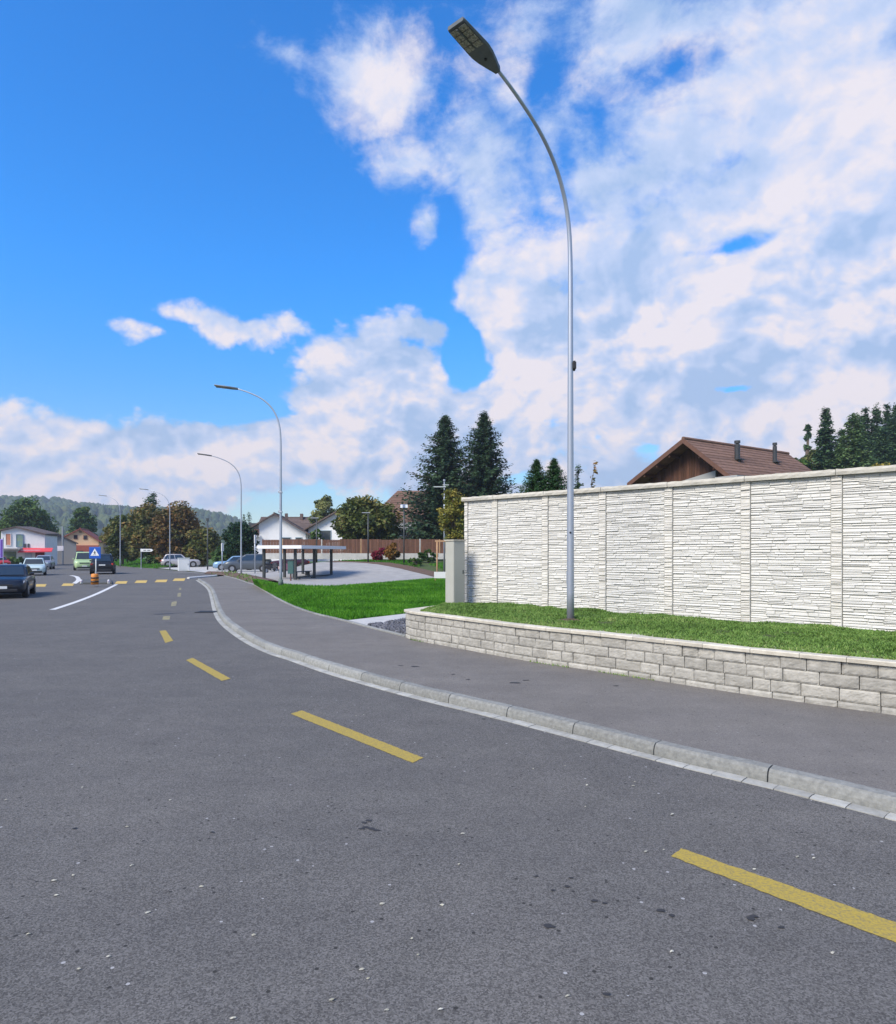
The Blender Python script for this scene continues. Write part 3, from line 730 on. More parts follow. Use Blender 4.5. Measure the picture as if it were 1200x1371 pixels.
# ------------------------------------------------------------------ trees
def leaves(C, n_per, spread, size, flat=.4, jitter=.35):
    """Leaf quads scattered round clump centres C (k,3) with radii spread (k)."""
    k = len(C); idx = np.repeat(np.arange(k), n_per); n = len(idx)
    d = nrg.normal(0, 1, (n, 3)); d /= np.linalg.norm(d, axis=1)[:, None]; rr = nrg.random(n) ** .45
    P = C[idx] + d * (rr * spread[idx])[:, None] * np.array([1, 1, .75])
    nz = nrg.normal(0, 1, (n, 3)); nz[:, 2] = np.abs(nz[:, 2]) + flat; nz += d * .6
    nz /= np.linalg.norm(nz, axis=1)[:, None]
    a = np.cross(nz, nrg.normal(0, 1, (n, 3))); a /= np.linalg.norm(a, axis=1)[:, None] + 1e-9; b = np.cross(nz, a)
    s = size * nrg.uniform(.55, 1.3, n)[:, None]
    V = np.stack([P - a * s, P + b * s * .55, P + a * s, P - b * s * .55], 1)
    return P, V, idx
def broadleaf(name, label, cat, px, pyb, Z, top_y, half_px, cols, mname, n=9000, size=.16, clumps=46, group=None, trunk_h=None, zb=None, xs=1.0, leanx=0, low=.12, seed=1, sq=1.0):
    global nrg
    nrg = np.random.default_rng(seed)
    X = (px - HX) / FPX * Z; zbase = zb if zb is not None else CAMH + (HY - pyb) / FPX * Z
    ztop = CAMH + (HY - top_y) / FPX * Z; H = ztop - zbase; rx = half_px / FPX * Z
    t = thing(name, label, cat, (X, Z, zbase), 0, group)
    zc0 = H * low; rz = (H - zc0) / 2; cz = zc0 + rz
    C = []
    while len(C) < clumps:
        p = nrg.uniform(-1, 1, 3); l = np.linalg.norm(p)
        if l > 1 or l < .25: continue
        if nrg.random() > l ** 1.2 + .2: continue
        C.append(p)
    C = np.array(C); taper = 1 - .18 * np.clip(C[:, 2], 0, 1)
    sp = (.25 + .16 * nrg.random(clumps)) * min(rx, rz)
    Cw = np.stack([C[:, 0] * (rx - sp * .7) * taper + leanx * C[:, 2], C[:, 1] * (rx * .9 - sp * .7) * taper, cz + C[:, 2] * (rz - sp * .55)], 1)
    P, V, idx = leaves(Cw, max(20, n // clumps), sp, size)
    tone = nrg.normal(.5, .17, clumps)[idx] + nrg.normal(0, .13, len(idx))
    F = np.arange(len(P) * 4).reshape(-1, 4)
    arrmesh('crown', V.reshape(-1, 3), F, np.repeat(tone, 4), leafmat(mname, cols), t)
    b = MB(); th = cz; rr = max(.06, H * .022)
    b.tube([(0, 0, -.15), (rr * .3, 0, th * .4), (0, rr * .4, th), (0, 0, min(H * .85, th + rz * .6))], [rr * 1.3, rr, rr * .7, rr * .2], 8)
    for i in range(0, clumps, max(1, clumps // 9)):
        c = Cw[i]; z0 = max(.2 * th, min(th, c[2] * .55)); b.tube([(0, 0, z0), (c[0] * .45, c[1] * .45, z0 + (c[2] - z0) * .6), tuple(c)], [rr * .5, rr * .3, rr * .1], 5)
    b.build('trunk', bark, t, smooth=True)
    return t
def conifer(name, label, px, pyb, Z, top_y, half_px, cols, mname, whorls=30, per=9, sprays=16, size=.3, group=None, zb=None, seed=1, droop=.35, bare=.06, power=.85, cat='tree', ragged=.25, upt=.25):
    global nrg
    nrg = np.random.default_rng(seed)
    X = (px - HX) / FPX * Z; zbase = zb if zb is not None else CAMH + (HY - pyb) / FPX * Z
    ztop = CAMH + (HY - top_y) / FPX * Z; H = ztop - zbase; R0 = half_px / FPX * Z
    t = thing(name, label, cat, (X, Z, zbase), 0, group)
    Vs, T = [], []
    tb = MB(); rr = H * .014; tb.tube([(0, 0, -.2), (0, 0, H * .5), (0, 0, H * .985)], [rr * 1.3, rr * .7, rr * .12], 8)
    for w in range(whorls):
        f = bare + (1 - bare) * (w + nrg.uniform(0, .6)) / whorls
        Lw = R0 * max(.02, (1 - f)) ** power
        m = max(4, int(per * (.5 + .7 * (1 - f)))); a0 = nrg.uniform(0, 6.28)
        for k in range(m):
            a = a0 + 2 * np.pi * k / m + nrg.normal(0, .22); Lb = Lw * nrg.uniform(1 - ragged * 1.4, 1 + ragged * .7) + .012 * R0; tip = .30 + .70 * (1 - f) ** .6; z = f * H + nrg.normal(0, H / whorls * .35)
            s_ = np.linspace(.12, 1, sprays) + nrg.normal(0, .03, sprays); s_ = np.clip(s_, .05, 1.02)
            dz = -droop * Lb * s_ ** 1.2 + upt * Lb * np.clip(s_ - .5, 0, 1) ** 1.5 + .12 * Lb * s_
            px_, py_ = np.cos(a) * Lb * s_, np.sin(a) * Lb * s_
            if k % 3 == 0: tb.tube([(0, 0, z), (px_[sprays // 2], py_[sprays // 2], z + dz[sprays // 2]), (px_[-2], py_[-2], z + dz[-2])], [rr * .3, rr * .18, rr * .06], 4)
            tn = nrg.normal(.5, .16)
            for rep in range(2):
                n = sprays; off = a + nrg.normal(0, .75, n); ln = size * tip * nrg.uniform(.6, 1.25, n) * (1.15 - .45 * s_)
                wd = ln * nrg.uniform(.28, .5, n)
                d = np.stack([np.cos(off), np.sin(off), nrg.normal(-.3, .35, n)], 1); d /= np.linalg.norm(d, axis=1)[:, None]
                sd = np.cross(d, np.stack([nrg.normal(0, .35, n), nrg.normal(0, .35, n), np.ones(n)], 1)); sd /= np.linalg.norm(sd, axis=1)[:, None]
                P = np.stack([px_, py_, z + dz], 1) + nrg.normal(0, size * .22, (n, 3))
                V = np.stack([P, P + d * ln[:, None] * .5 + sd * wd[:, None], P + d * ln[:, None], P + d * ln[:, None] * .5 - sd * wd[:, None]], 1)
                Vs.append(V.reshape(-1, 3)); T.append(np.repeat(tn + nrg.normal(0, .14, n), 4))
    V = np.concatenate(Vs); F = np.arange(len(V)).reshape(-1, 4)
    arrmesh('crown', V, F, np.concatenate(T), leafmat(mname, cols), t)
    tb.build('trunk', bark, t, smooth=True)
    return t
SPR = [(.020, .042, .026), (.034, .070, .036), (.055, .105, .050), (.095, .155, .070)]
SPRB = [(.030, .068, .036), (.052, .108, .050), (.082, .155, .066), (.13, .205, .085)]
SPRL = [(.05, .10, .04), (.085, .155, .055), (.13, .205, .07), (.19, .26, .10)]
THU = [(.024, .066, .026), (.038, .10, .034), (.056, .135, .045), (.08, .165, .055)]
AUT = [(0.036, 0.054, 0.014), (0.075, 0.105, 0.024), (0.125, 0.135, 0.034), (0.2, 0.145, 0.042), (0.29, 0.18, 0.06)]
AUTR = [(0.042, 0.048, 0.016), (0.085, 0.09, 0.024), (0.165, 0.105, 0.034), (0.25, 0.13, 0.046), (0.19, 0.185, 0.05)]
GRN = [(0.024, 0.054, 0.015), (0.045, 0.099, 0.024), (0.078, 0.150, 0.033), (0.150, 0.210, 0.045)]
GBR = [(0.030, 0.051, 0.015), (0.063, 0.096, 0.022), (0.120, 0.143, 0.033), (0.210, 0.158, 0.045)]
YEL = [(.06, .095, .02), (.13, .155, .03), (.25, .225, .04), (.40, .29, .05)]
WIL = [(0.090, 0.120, 0.038), (0.165, 0.195, 0.060), (0.255, 0.270, 0.090), (0.360, 0.360, 0.135)]
# two large conifers behind the fence
conifer('spruce_tree', 'tall dark spruce left of its twin, branches spread wide over the brown fence', 596, 735, 72, 556, 82, SPR, 'spruce_needles', 50, 14, 26, .58, seed=31, ragged=.38, droop=.22, upt=.5, power=.78, zb=1.1)
conifer('spruce_tree', 'tall dark spruce rising behind the left end of the white barrier', 648, 735, 71, 553, 74, SPR, 'spruce_needles', 50, 14, 26, .58, seed=37, ragged=.34, droop=.22, upt=.5, power=.76, zb=1.1)
# clipped thujas behind the barrier
for px, ty, hp, sd, lb in ((718.5, 615, 18, 41, 'left one of two clipped conical thujas behind the white barrier'), (742, 615, 20.5, 43, 'right one of two clipped conical thujas, next to the lamp pole')):
    conifer('thuja_tree', lb, px, 700, 28, ty, hp * 5.2, THU, 'thuja_scales', 60, 24, 20, .15, seed=sd, ragged=.08, droop=-.12, upt=0, bare=.02, power=1.0, group='clipped thujas behind the barrier', zb=.1)
conifer('spruce_tree', 'small dark conifer top just right of the lamp pole above the barrier', 774, 700, 34, 622, 17, SPRB, 'spruce_needles_blue', 20, 8, 12, .28, seed=47, zb=.2, power=.8)
# thin sapling with a few leaves
t = thing('sapling', 'thin sapling with a few drooping leaves showing above the barrier coping', 'young tree', ((796 - 600) / 900 * 18, 18, .3))
b = MB(); zt = CAMH + (740 - 619) / 900 * 18 - .3; b.tube([(-.12, 0, 0), (-.12, 0, zt * .7), (-.07, 0, zt * .88), (.04, 0, zt)], [.02, .014, .01, .004], 6); b.build('trunk', bark, t)
nrg = np.random.default_rng(5); C = np.array([(-.07 + .11 * s + nrg.normal(0, .05), nrg.normal(0, .06), zt * (.80 + .2 * s)) for s in np.linspace(0, 1, 12)])
P, V, idx = leaves(C, 4, np.full(12, .07), .06); arrmesh('crown', V.reshape(-1, 3), np.arange(len(P) * 4).reshape(-1, 4), np.repeat(nrg.random(len(P)), 4), leafmat('autumn_leaf_b', AUTR), t)
# broadleaf round the court
broadleaf('maple_tree', 'round bushy maple turning bronze behind the brown fence', 'tree', 491, 745, 70, 660, 48, GBR, 'maple_leaf', 17000, .23, 80, zb=1.1, low=.05, seed=51)
broadleaf('birch_tree', 'loose pale green tree beyond the white gabled houses', 'tree', 434, 735, 115, 661, 20, WIL, 'willow_leaf', 4500, .28, 34, zb=1.1, low=.25, seed=53)
broadleaf('young_tree', 'young yellow autumn tree tied to a timber support frame', 'young tree', 607, 765, 45, 648, 23, YEL, 'yellow_leaf', 3800, .10, 64, zb=.05, low=.36, seed=55)
broadleaf('red_shrub', 'small crimson shrub in front of the brown fence', 'shrub', 507, 752, 63, 731.5, 14, [(.10, .008, .02), (.18, .015, .035), (.28, .03, .05)], 'crimson_leaf', 2200, .13, 20, zb=1.05, low=.0, seed=57)
broadleaf('orange_shrub', 'small orange and green shrub right of the crimson one', 'shrub', 526, 752, 62.5, 726, 13, [(.08, .07, .015), (.2, .11, .02), (.34, .14, .03)], 'orange_leaf', 2200, .13, 22, zb=1.1, low=.0, seed=59)
broadleaf('green_shrub', 'dark green shrub before the fence near the support frame', 'shrub', 573, 752, 61, 735, 15, GRN, 'green_leaf', 2200, .14, 20, zb=1.1, low=.0, seed=61)
broadleaf('green_shrub', 'low dark green shrub at the foot of the right hand slim lamp', 'shrub', 556, 758, 58, 747, 12, GRN, 'green_leaf', 1400, .13, 16, zb=.8, low=.0, seed=62)
broadleaf('green_shrub', 'leafy green shrub under the window of the second white house', 'shrub', 424, 745, 72, 708, 13, GRN, 'green_leaf', 2000, .16, 20, zb=1.1, low=.1, seed=63)
# hedge trees round the parking
broadleaf('dark_hedge_tree', 'dense dark green tree above the parked dark van', 'tree', 322, 758, 78, 692, 26, [(.008, .030, .012), (.014, .05, .018), (.026, .072, .022)], 'dark_green_leaf', 9000, .2, 60, zb=.05, low=.0, seed=65)
broadleaf('autumn_tree', 'reddish brown autumn tree directly behind the tall lamp and silver car', 'tree', 236, 758, 92, 668, 40, AUTR, 'red_autumn_leaf', 14000, .25, 80, zb=.05, low=.02, seed=67)
broadleaf('autumn_tree', 'olive and rust coloured tree in the middle of the roadside group', 'tree', 200, 756, 94, 674, 36, AUT, 'autumn_leaf', 12000, .25, 70, zb=.4, low=.02, seed=69)
broadleaf('autumn_tree', 'green brown tree at the left end of the roadside group', 'tree', 164, 756, 96, 688, 28, GBR, 'maple_leaf', 9000, .25, 60, zb=.4, low=.0, seed=71)
broadleaf('autumn_tree', 'low rust and green tree at the right end of the roadside group', 'tree', 272, 758, 90, 700, 26, AUT, 'autumn_leaf', 8000, .24, 60, zb=.05, low=.0, seed=73)
conifer('pine_tree', 'dark pine top rising above the autumn trees', 204, 740, 112, 659, 23, SPRB, 'spruce_needles_blue', 16, 8, 12, .9, seed=75, zb=.3, power=.5, ragged=.5, bare=.35)
broadleaf('hedge_bush', 'dark green hedge bush behind the parked cars', 'hedge', 303, 762, 80, 728, 26, GRN, 'green_leaf', 5000, .2, 40, zb=.03, low=.0, seed=77)
broadleaf('hedge_bush', 'dark green bush beside the white direction sign', 'hedge', 216, 760, 93, 735, 26, GRN, 'green_leaf', 5000, .22, 40, zb=.03, low=.0, seed=79)
# left side
broadleaf('roadside_tree', 'broad dark tree behind the white shop building', 'tree', 36, 745, 135, 664, 37, GRN, 'green_leaf', 12000, .34, 70, zb=0, low=.12, seed=81)
broadleaf('roadside_tree', 'smaller green tree behind the peach gabled house', 'tree', 112, 745, 150, 674, 20, GRN, 'green_leaf', 6000, .34, 50, zb=0, low=.12, seed=83)
broadleaf('clipped_hedge', 'low dark hedge in front of the white shop', 'hedge', 20, 757, 92, 744, 13, GRN, 'green_leaf', 2600, .17, 26, zb=0, low=.0, seed=85)
for px, ty, hp, sd, lb in ((326.5, 688, 3.4, 87, 'left one of two thin dark cypress tips above the dense tree'), (333.5, 685, 3.6, 89, 'right one of two thin dark cypress tips beside the white house roof')):
    conifer('cypress_tree', lb, px, 740, 105, ty, hp * 2, SPRB, 'spruce_needles_blue', 24, 7, 6, .4, seed=sd, zb=.5, ragged=.1, droop=-.4, upt=0, power=.5)
# forest on the right
forest = [(1082, 568, 9, 120, 'slim lone pine with a bare stem left of the forest edge', .55, .35),
          (1106, 546, 22, 88, 'tall pointed spruce standing free at the left of the forest', .06, .85),
          (1143, 552, 30, 85, 'broad spruce with pale green boughs beside the pointed one', .06, .7),
          (1127, 575, 22, 95, 'shorter dark spruce between the two front ones', .06, .75),
          (1159, 547, 18, 105, 'dark narrow spruce behind the broad pale one', .06, .75),
          (1174, 543, 18, 104, 'dark spruce in the forest with the highest tip but one', .06, .75),
          (1188, 541, 18, 108, 'tall dark spruce near the picture edge with uneven tip', .06, .75),
          (1200, 540, 20, 103, 'rightmost dark spruce, cut by the picture edge', .06, .75),
          (1216, 545, 22, 102, 'spruce just outside the forest corner behind the rightmost one', .06, .75),
          (1151, 558, 20, 112, 'dark spruce peeping between the pale broad one and the narrow one', .06, .75),
          (1195, 560, 22, 98, 'dark bushy spruce near the picture edge, lower than its neighbours', .06, .75),
          (1182, 575, 20, 92, 'mid height spruce in front of the dark forest trunks', .06, .75)]
for i, (px, ty, hp, Z, lb, bare, pw) in enumerate(forest):
    if i == 0:
        broadleaf('pine_tree', lb, 'tree', px, 740, Z, ty, 4.5, SPRB, 'spruce_needles_blue', 700, .5, 14, zb=2, low=.66, seed=190)
    else:
        conifer('spruce_tree', lb, px, 740, Z, ty, hp * 1.75, SPRB if i != 2 else SPRL, 'spruce_needles_blue' if i != 2 else 'spruce_needles_light', 40, 11, 16, .85, seed=200 + i, zb=2, power=pw, ragged=.3, bare=bare, group='spruces of the forest on the right')
broadleaf('forest_bush', 'bushy green tree at the left foot of the forest behind the chalet', 'tree', 1070, 700, 90, 598, 19, GRN, 'green_leaf', 4000, .3, 36, zb=2, low=.3, seed=91)
broadleaf('forest_bush', 'yellow green tree between the chalet and the pointed spruce', 'tree', 1087, 700, 94, 592, 17, WIL, 'willow_leaf', 3500, .3, 34, zb=2, low=.3, seed=93)
broadleaf('forest_bush', 'low orange tinged bush at the forest edge above the coping', 'tree', 1180, 700, 80, 608, 17, YEL, 'yellow_leaf', 2500, .26, 30, zb=2, low=.3, seed=95)
broadleaf('forest_bush', 'green undergrowth tree filling the forest edge right of the pointed spruce', 'tree', 1125, 700, 98, 592, 24, GRN, 'green_leaf', 4000, .3, 36, zb=2, low=.3, seed=97)

# ------------------------------------------------------------------ hill far away with its wood
ridge = [(-60, 668), (0, 667), (40, 664), (70, 664), (100, 671), (150, 675), (200, 679), (250, 680), (285, 682), (310, 689), (325, 698), (345, 706), (380, 712), (450, 716), (560, 722), (700, 728)]
YR = 1000.0
b = MB(); nxh, nyh = 160, 30; vs = []
def hillh(px):
    for (x0, y0), (x1, y1) in zip(ridge, ridge[1:]):
        if px <= x1: return (y0 + (y1 - y0) * max(0, px - x0) / (x1 - x0))
    return ridge[-1][1]
def hz(x, y):
    px = x / YR * FPX + HX; top = (740 - hillh(px)) / FPX * YR - 15
    f = (y - 420) / 580
    k = sstep(f) if f <= 1 else max(0, 1 - (f - 1) * .8)
    return -1 + (top + 3) * k + 4 * mnoise.noise(Vector((x * .008, y * .008, 0))) * k
for j in range(nyh + 1):
    for i in range(nxh + 1):
        x = -900 + 1100 * i / nxh; y = 420 + 900 * j / nyh; vs.append((x, y, hz(x, y)))
b.add(vs, [(j * (nxh + 1) + i, j * (nxh + 1) + i + 1, (j + 1) * (nxh + 1) + i + 1, (j + 1) * (nxh + 1) + i) for j in range(nyh) for i in range(nxh)])
struct(b.build('hill', mat('hill_meadow', (.05, .085, .022), 1.0, (.10, .14, .04), .02), smooth=True))
nrg = np.random.default_rng(77); Vs, Fs, Ts, nv = [], [], [], 0
r = random.Random(8); k = 0
while k < 5200:
    x = r.uniform(-720, 150); y = 560 + 470 * r.random() ** .6
    px = x / y * FPX + HX
    if px < -60 or px > 720: continue
    if mnoise.noise(Vector((x * .012, y * .012, 7))) < -.12 and y < 900: continue
    z = hz(x, y); con = r.random() < .5; h = r.uniform(9, 17); w = h * (r.uniform(.2, .3) if con else r.uniform(.34, .5)); n = 7
    rings = [(0, .5), (.35, 1.0), (.7, .62), (1.0, .04)] if con else [(0, .4), (.3, .95), (.65, 1.0), (.9, .55), (1.0, .1)]
    vv = []
    for (f, s) in rings:
        for q in range(n):
            a = 2 * math.pi * q / n + f; s2 = s * w * r.uniform(.75, 1.2); vv.append((x + math.cos(a) * s2, y + math.sin(a) * s2, z - 2 + h * f + r.uniform(-.4, .4)))
    for i in range(len(rings) - 1):
        for q in range(n): Fs.append((nv + i * n + q, nv + i * n + (q + 1) % n, nv + (i + 1) * n + (q + 1) % n, nv + (i + 1) * n + q))
    nv += len(vv); Vs += vv; Ts += [r.gauss(.42 if con else .55, .2)] * len(vv); k += 1
stuff(arrmesh('hill_wood', np.array(Vs), np.array(Fs), np.array(Ts), leafmat('hill_wood_leaf', [(.016, .032, .014), (.03, .055, .02), (.055, .085, .026), (.10, .115, .035)], .8, .0)))

# grassy bank beyond the road on the left of the parking
A = [G(p[0], p[1], 0.0)[:2] + (-.02,) for p in ((120, 752.6), (140, 755.2), (160, 757.7), (180, 759.7), (205, 761.2))]
B = [(p[0] + 1.5, p[1] + 9, .7) for p in A]
struct(loft('grass_bank', A, B, 5, turf))
P, v = patch_points(A, B, 9000, ease=True); stuff(blades('bank_grass', P, .22, .08, grassmat, nrg.normal(.3, .2, len(P))))

# ------------------------------------------------------------------ wooden fence behind the court
FY = 65.0; FX0, FX1 = (352 - 600) / 900 * FY, 6.5
fz0 = CAMH + (740 - 747.5) / 900 * FY; fz1 = CAMH + (740 - 722) / 900 * FY
fc = thing('timber_fence', 'brown timber board fence on a pale concrete plinth behind the court', 'fence', (FX0, FY, fz0))
LN = FX1 - FX0
b = MB(); b.box((LN / 2, .0, .2), (LN, .18, .56)); b.build('plinth', concrete, fc)
r = random.Random(6); k = 0; x = 0.0; sec = 0
while x < LN - .5:
    w = 1.9; b = MB(); n = 13
    hh = fz1 - fz0 - (.0 if sec % 3 else .05)
    for i in range(n): b.box((x + .08 + (w - .16) * (i + .5) / n, -.02 + .02 * (i % 2), .49 + (hh - .49) / 2), ((w - .16) / n - .012, .022, hh - .49), tone=r.random())
    for z in (.62, hh - .15): b.box((x + w / 2, .035, z), (w - .1, .04, .09), tone=.3)
    b.build('board_panel', wood_brown, fc)
    b = MB(); b.box((x, -.0, .48 + (hh - .45) / 2), (.11, .11, hh - .42)); b.build('post', [wood_pale, wood_brown, concrete][0 if sec % 4 == 1 else (2 if sec % 5 == 3 else 1)], fc)
    x += w; sec += 1

# ------------------------------------------------------------------ houses
def window(parent, w, h, loc, rz=0, fr=None, gl=None):
    b = MB(); t = .07
    for (cx, cz, sx, sz) in ((0, h / 2 - t / 2, w, t), (0, -h / 2 + t / 2, w, t), (-w / 2 + t / 2, 0, t, h - 2 * t - .004), (w / 2 - t / 2, 0, t, h - 2 * t - .004)): b.box((cx, -.02, cz), (sx, .1, sz))
    f = b.build('window', fr or plaster, parent); f.location = loc; f.rotation_euler.z = rz
    b = MB(); b.box((0, .0, 0), (w - 2 * t - .004, .04, h - 2 * t - .004)); b.build('pane', gl or glass, f)
    return f
def gable_house(name, label, apex, half_l, half_r, drop_l, drop_r, depth, rz, zb, wallm, roofm, over=.5, eave=.5, th=.16, tiles=True, gablem=None, gable_z=None):
    """Gable end faces local -y; apex is the ridge end over the gable. Roof tiles as rows of real courses."""
    t = thing(name, label, 'house', (apex[0], apex[1], zb), rz)
    H = apex[2] - zb; sl, sr = drop_l / half_l, drop_r / half_r
    wl, wr = half_l - eave, half_r - eave
    y0, y1 = over, over + depth
    zl, zr = H - th - sl * wl, H - th - sr * wr
    pts = [(-wl, y0, -.3), (wr, y0, -.3), (wr, y0, zr), (0, y0, H - th), (-wl, y0, zl)]
    b = MB(); b.prism(pts, (0, 0, 0), (0, depth, 0)); b.build('wall', wallm, t)
    rf = MB()
    for sgn, hl, s in ((-1, half_l, sl), (1, half_r, sr)):
        Ls = hl * math.hypot(1, s); rows = max(6, int(Ls / .34)) if tiles else 1
        for i in range(rows):
            a, c = i / rows, (i + 1) / rows
            xa, xc = sgn * hl * a, sgn * hl * c; za, zc = H - s * hl * a, H - s * hl * c
            lift = .035 if tiles else 0
            for q in range(4 if tiles else 1):
                u0 = (depth + 2 * over) * q / (4 if tiles else 1); u1 = (depth + 2 * over) * (q + 1) / (4 if tiles else 1)
                rf.add([(xa, u0, za), (xc, u0, zc + lift), (xc, u1, zc + lift), (xa, u1, za), (xa, u0, za - th), (xc, u0, zc - th), (xc, u1, zc - th), (xa, u1, za - th)],
                       [(0, 1, 2, 3), (7, 6, 5, 4), (0, 4, 5, 1), (1, 5, 6, 2), (2, 6, 7, 3), (3, 7, 4, 0)], r.random())
    o = rf.build('roof', roofm, t)
    b = MB(); b.tube([(0, -.02, H + .03), (0, depth + 2 * over + .02, H + .03)], .11, 8); b.build('ridge_cap', roofm, o)
    return t, o
# chalet behind the barrier
ra = math.atan2(.55, .835)          # ridge direction angle; local +y is the ridge
hA = (14.0, 40.0, CAMH + 40 * 152.5 / 900)
ch, chr_ = gable_house('chalet_house', 'brown tiled chalet with a dark timber gable above the white barrier', hA, 4.31, 4.3, 2.30, 3.45, 9.0, ra - math.pi / 2, 0.2, wood_dark, rooftile, over=1.1, eave=.9, th=.2)
# vertical cladding boards on the gable, rafters, fascia boards
b = MB(); rr_ = random.Random(14)
Hh = hA[2] - .2
for i in range(34):
    x = -3.3 + 6.6 * (i + .5) / 34; top = Hh - .26 - (2.30 / 4.31 * -x if x < 0 else 3.45 / 4.3 * x)
    b.box((x, 1.1 - .016, (top + 2.5) / 2), (6.6 / 34 - .014, .03, max(.2, top - 2.5)), tone=rr_.random())
b.build('gable_cladding', wood_dark, ch)
b = MB()
for sgn, hl, dr_ in ((-1, 4.31, 2.30), (1, 4.3, 3.45)):
    n = 1; b.add([(0, -.03, Hh + .04), (sgn * hl, -.03, Hh - dr_ + .04), (sgn * hl, -.03, Hh - dr_ - .26), (0, -.03, Hh - .26), (0, .02, Hh + .04), (sgn * hl, .02, Hh - dr_ + .04), (sgn * hl, .02, Hh - dr_ - .26), (0, .02, Hh - .26)],
                 [(0, 1, 2, 3), (7, 6, 5, 4), (0, 4, 5, 1), (1, 5, 6, 2), (2, 6, 7, 3), (3, 7, 4, 0)])
b.build('verge_board', mat('verge_board_brown', (.10, .05, .034), .7, (.15, .075, .05), 3), chr_)
for k in range(4):
    for sgn, hl, dr_ in ((-1, 4.31, 2.30), (1, 4.3, 3.45)):
        f = .25 + .22 * k; b = MB(); b.box((sgn * hl * f, .56, Hh - dr_ * f - .31), (.12, 1.0, .16)); b.build('purlin', wood_dark, ch)
b = MB(); b.box((2.9, .35, Hh - 2.55), (1.4, .9, .1)); b.build('porch_roof', mat('pale_grey_sheet', (.33, .34, .34), .6), ch)
b = MB(); b.add([(-3.1, .9, Hh - 2.78), (1.55, .9, Hh - 1.98), (1.55, .9, Hh - 2.38), (-3.1, .9, Hh - 3.0), (-3.1, 1.05, Hh - 2.78), (1.55, 1.05, Hh - 1.98), (1.55, 1.05, Hh - 2.38), (-3.1, 1.05, Hh - 3.0)], [(0, 1, 2, 3), (7, 6, 5, 4), (0, 4, 5, 1), (1, 5, 6, 2), (2, 6, 7, 3), (3, 7, 4, 0)])
b.build('balcony_canopy', mat('pale_grey_sheet', (.33, .34, .34), .6), ch)
for (x, y, z0, zt, rad) in ((1.5, 3.1, 0, .95, .16), (1.25, 7.5, 0, 1.05, .13)):
    zr = Hh - 3.45 / 4.3 * x
    b = MB(); b.tube([(x, y, zr - .4), (x, y, zr + zt)], rad, 14); b.tube([(x, y, zr + zt), (x, y, zr + zt + .06)], rad * .6, 10); b.tube([(x, y, zr + zt + .06), (x, y, zr + zt + .22)], rad * 1.08, 14)
    o = b.build('chimney', mat('chimney_sheet', (.045, .05, .055), .5, (.07, .075, .08), 4, metal=.4), chr_)
    b = MB(); b.box((x, y, zr + .02), (.6, .6, .05), rx=0); b.build('flashing', darkmetal, o)
# white gabled house nearer the parking
hb = W(367, 687, 88)
t, o = gable_house('white_house', 'white plastered house with a brown gable roof and timber balcony behind the shelter', hb, 4.6, 4.6, 2.75, 2.75, 9, 0.12, 1.0, plaster, roofgrey, over=.7, eave=.6)
window(t, 1.5, 1.5, (1.35, .69, 2.2), 0, mat('blue_shutter', (.30, .40, .46), .6)); window(t, .9, 1.5, (3.1, .69, 2.2), 0, mat('blue_shutter', (.30, .40, .46), .6))
b = MB(); b.box((-2.9, .1, 3.05), (2.2, 1.2, .14)); bl = b.build('balcony', plaster, t)
b = MB()
for i in range(5): b.box((-2.9, -.46, 3.2 + i * .17), (2.2, .05, .11))
b.build('railing', wood_brown, bl)
b = MB(); b.box((-2.7, .68, 4.0), (1.3, .06, 1.6)); b.build('balcony_door', glass, t)
b = MB(); b.box((1.0, 5, hb[2] - 1.0 - .3), (.4, .4, 1.1)); b.build('chimney', roofgrey, o)
hb = W(452, 683, 92)
t, o = gable_house('white_house', 'second white house, its brown roof partly hidden by the round maple', hb, 4.9, 4.9, 2.7, 2.7, 9, -.1, 1.0, plaster, roofgrey, over=.7, eave=.6)
window(t, 1.7, 1.6, (-1.9, .69, 3.2), 0, mat('blue_shutter', (.30, .40, .46), .6)); window(t, 1.0, 1.3, (.6, .69, 2.2))
hb = W(402, 693, 120)
t, o = gable_house('dark_roofed_house', 'distant house showing only its dark roof and chimney between the white houses', (hb[0] - 7, hb[1], hb[2]), 5, 5, 3, 3, 14, -math.pi / 2, 1.0, plaster, roofgrey, over=.5, eave=.5)
b = MB(); b.box((.6, 7.4, hb[2] - 1 - .1), (.5, .5, 1.5)); b.build('chimney', roofgrey, o)
# brown hipped roof house
hb = W(532, 656, 98); zb = 1.0; H = hb[2] - zb
t = thing('hipped_house', 'house with a large brown hipped roof behind the round maple and spruce', 'house', (hb[0], hb[1], zb))
b = MB(); b.box((4.5, 1, (H - 4.6) / 2), (15, 9, H - 4.6)); b.build('wall', mat('brown_plaster', (.16, .11, .085), .9, (.22, .16, .12), 1), t)
b = MB(); a0, a1 = Vector((0, 1, H)), Vector((9, 1, H)); e = [Vector((-4.2, -4.6, H - 5)), Vector((13.2, -4.6, H - 5)), Vector((13.2, 6.6, H - 5)), Vector((-4.2, 6.6, H - 5))]
rows = 18
for i in range(rows):
    f0, f1 = i / rows, (i + 1) / rows
    L0, L1_, R0_, R1_ = a0.lerp(e[0], f0), a0.lerp(e[0], f1), a1.lerp(e[1], f0), a1.lerp(e[1], f1); up = Vector((0, 0, .05))
    b.add([L0, R0_, R1_ + up, L1_ + up, L1_], [(0, 1, 2, 3)], r.random())
    l2_, l3_ = a0.lerp(e[3], f0), a0.lerp(e[3], f1); b.add([l2_, L0, L1_ + up, l3_ + up], [(0, 1, 2, 3)], r.random())
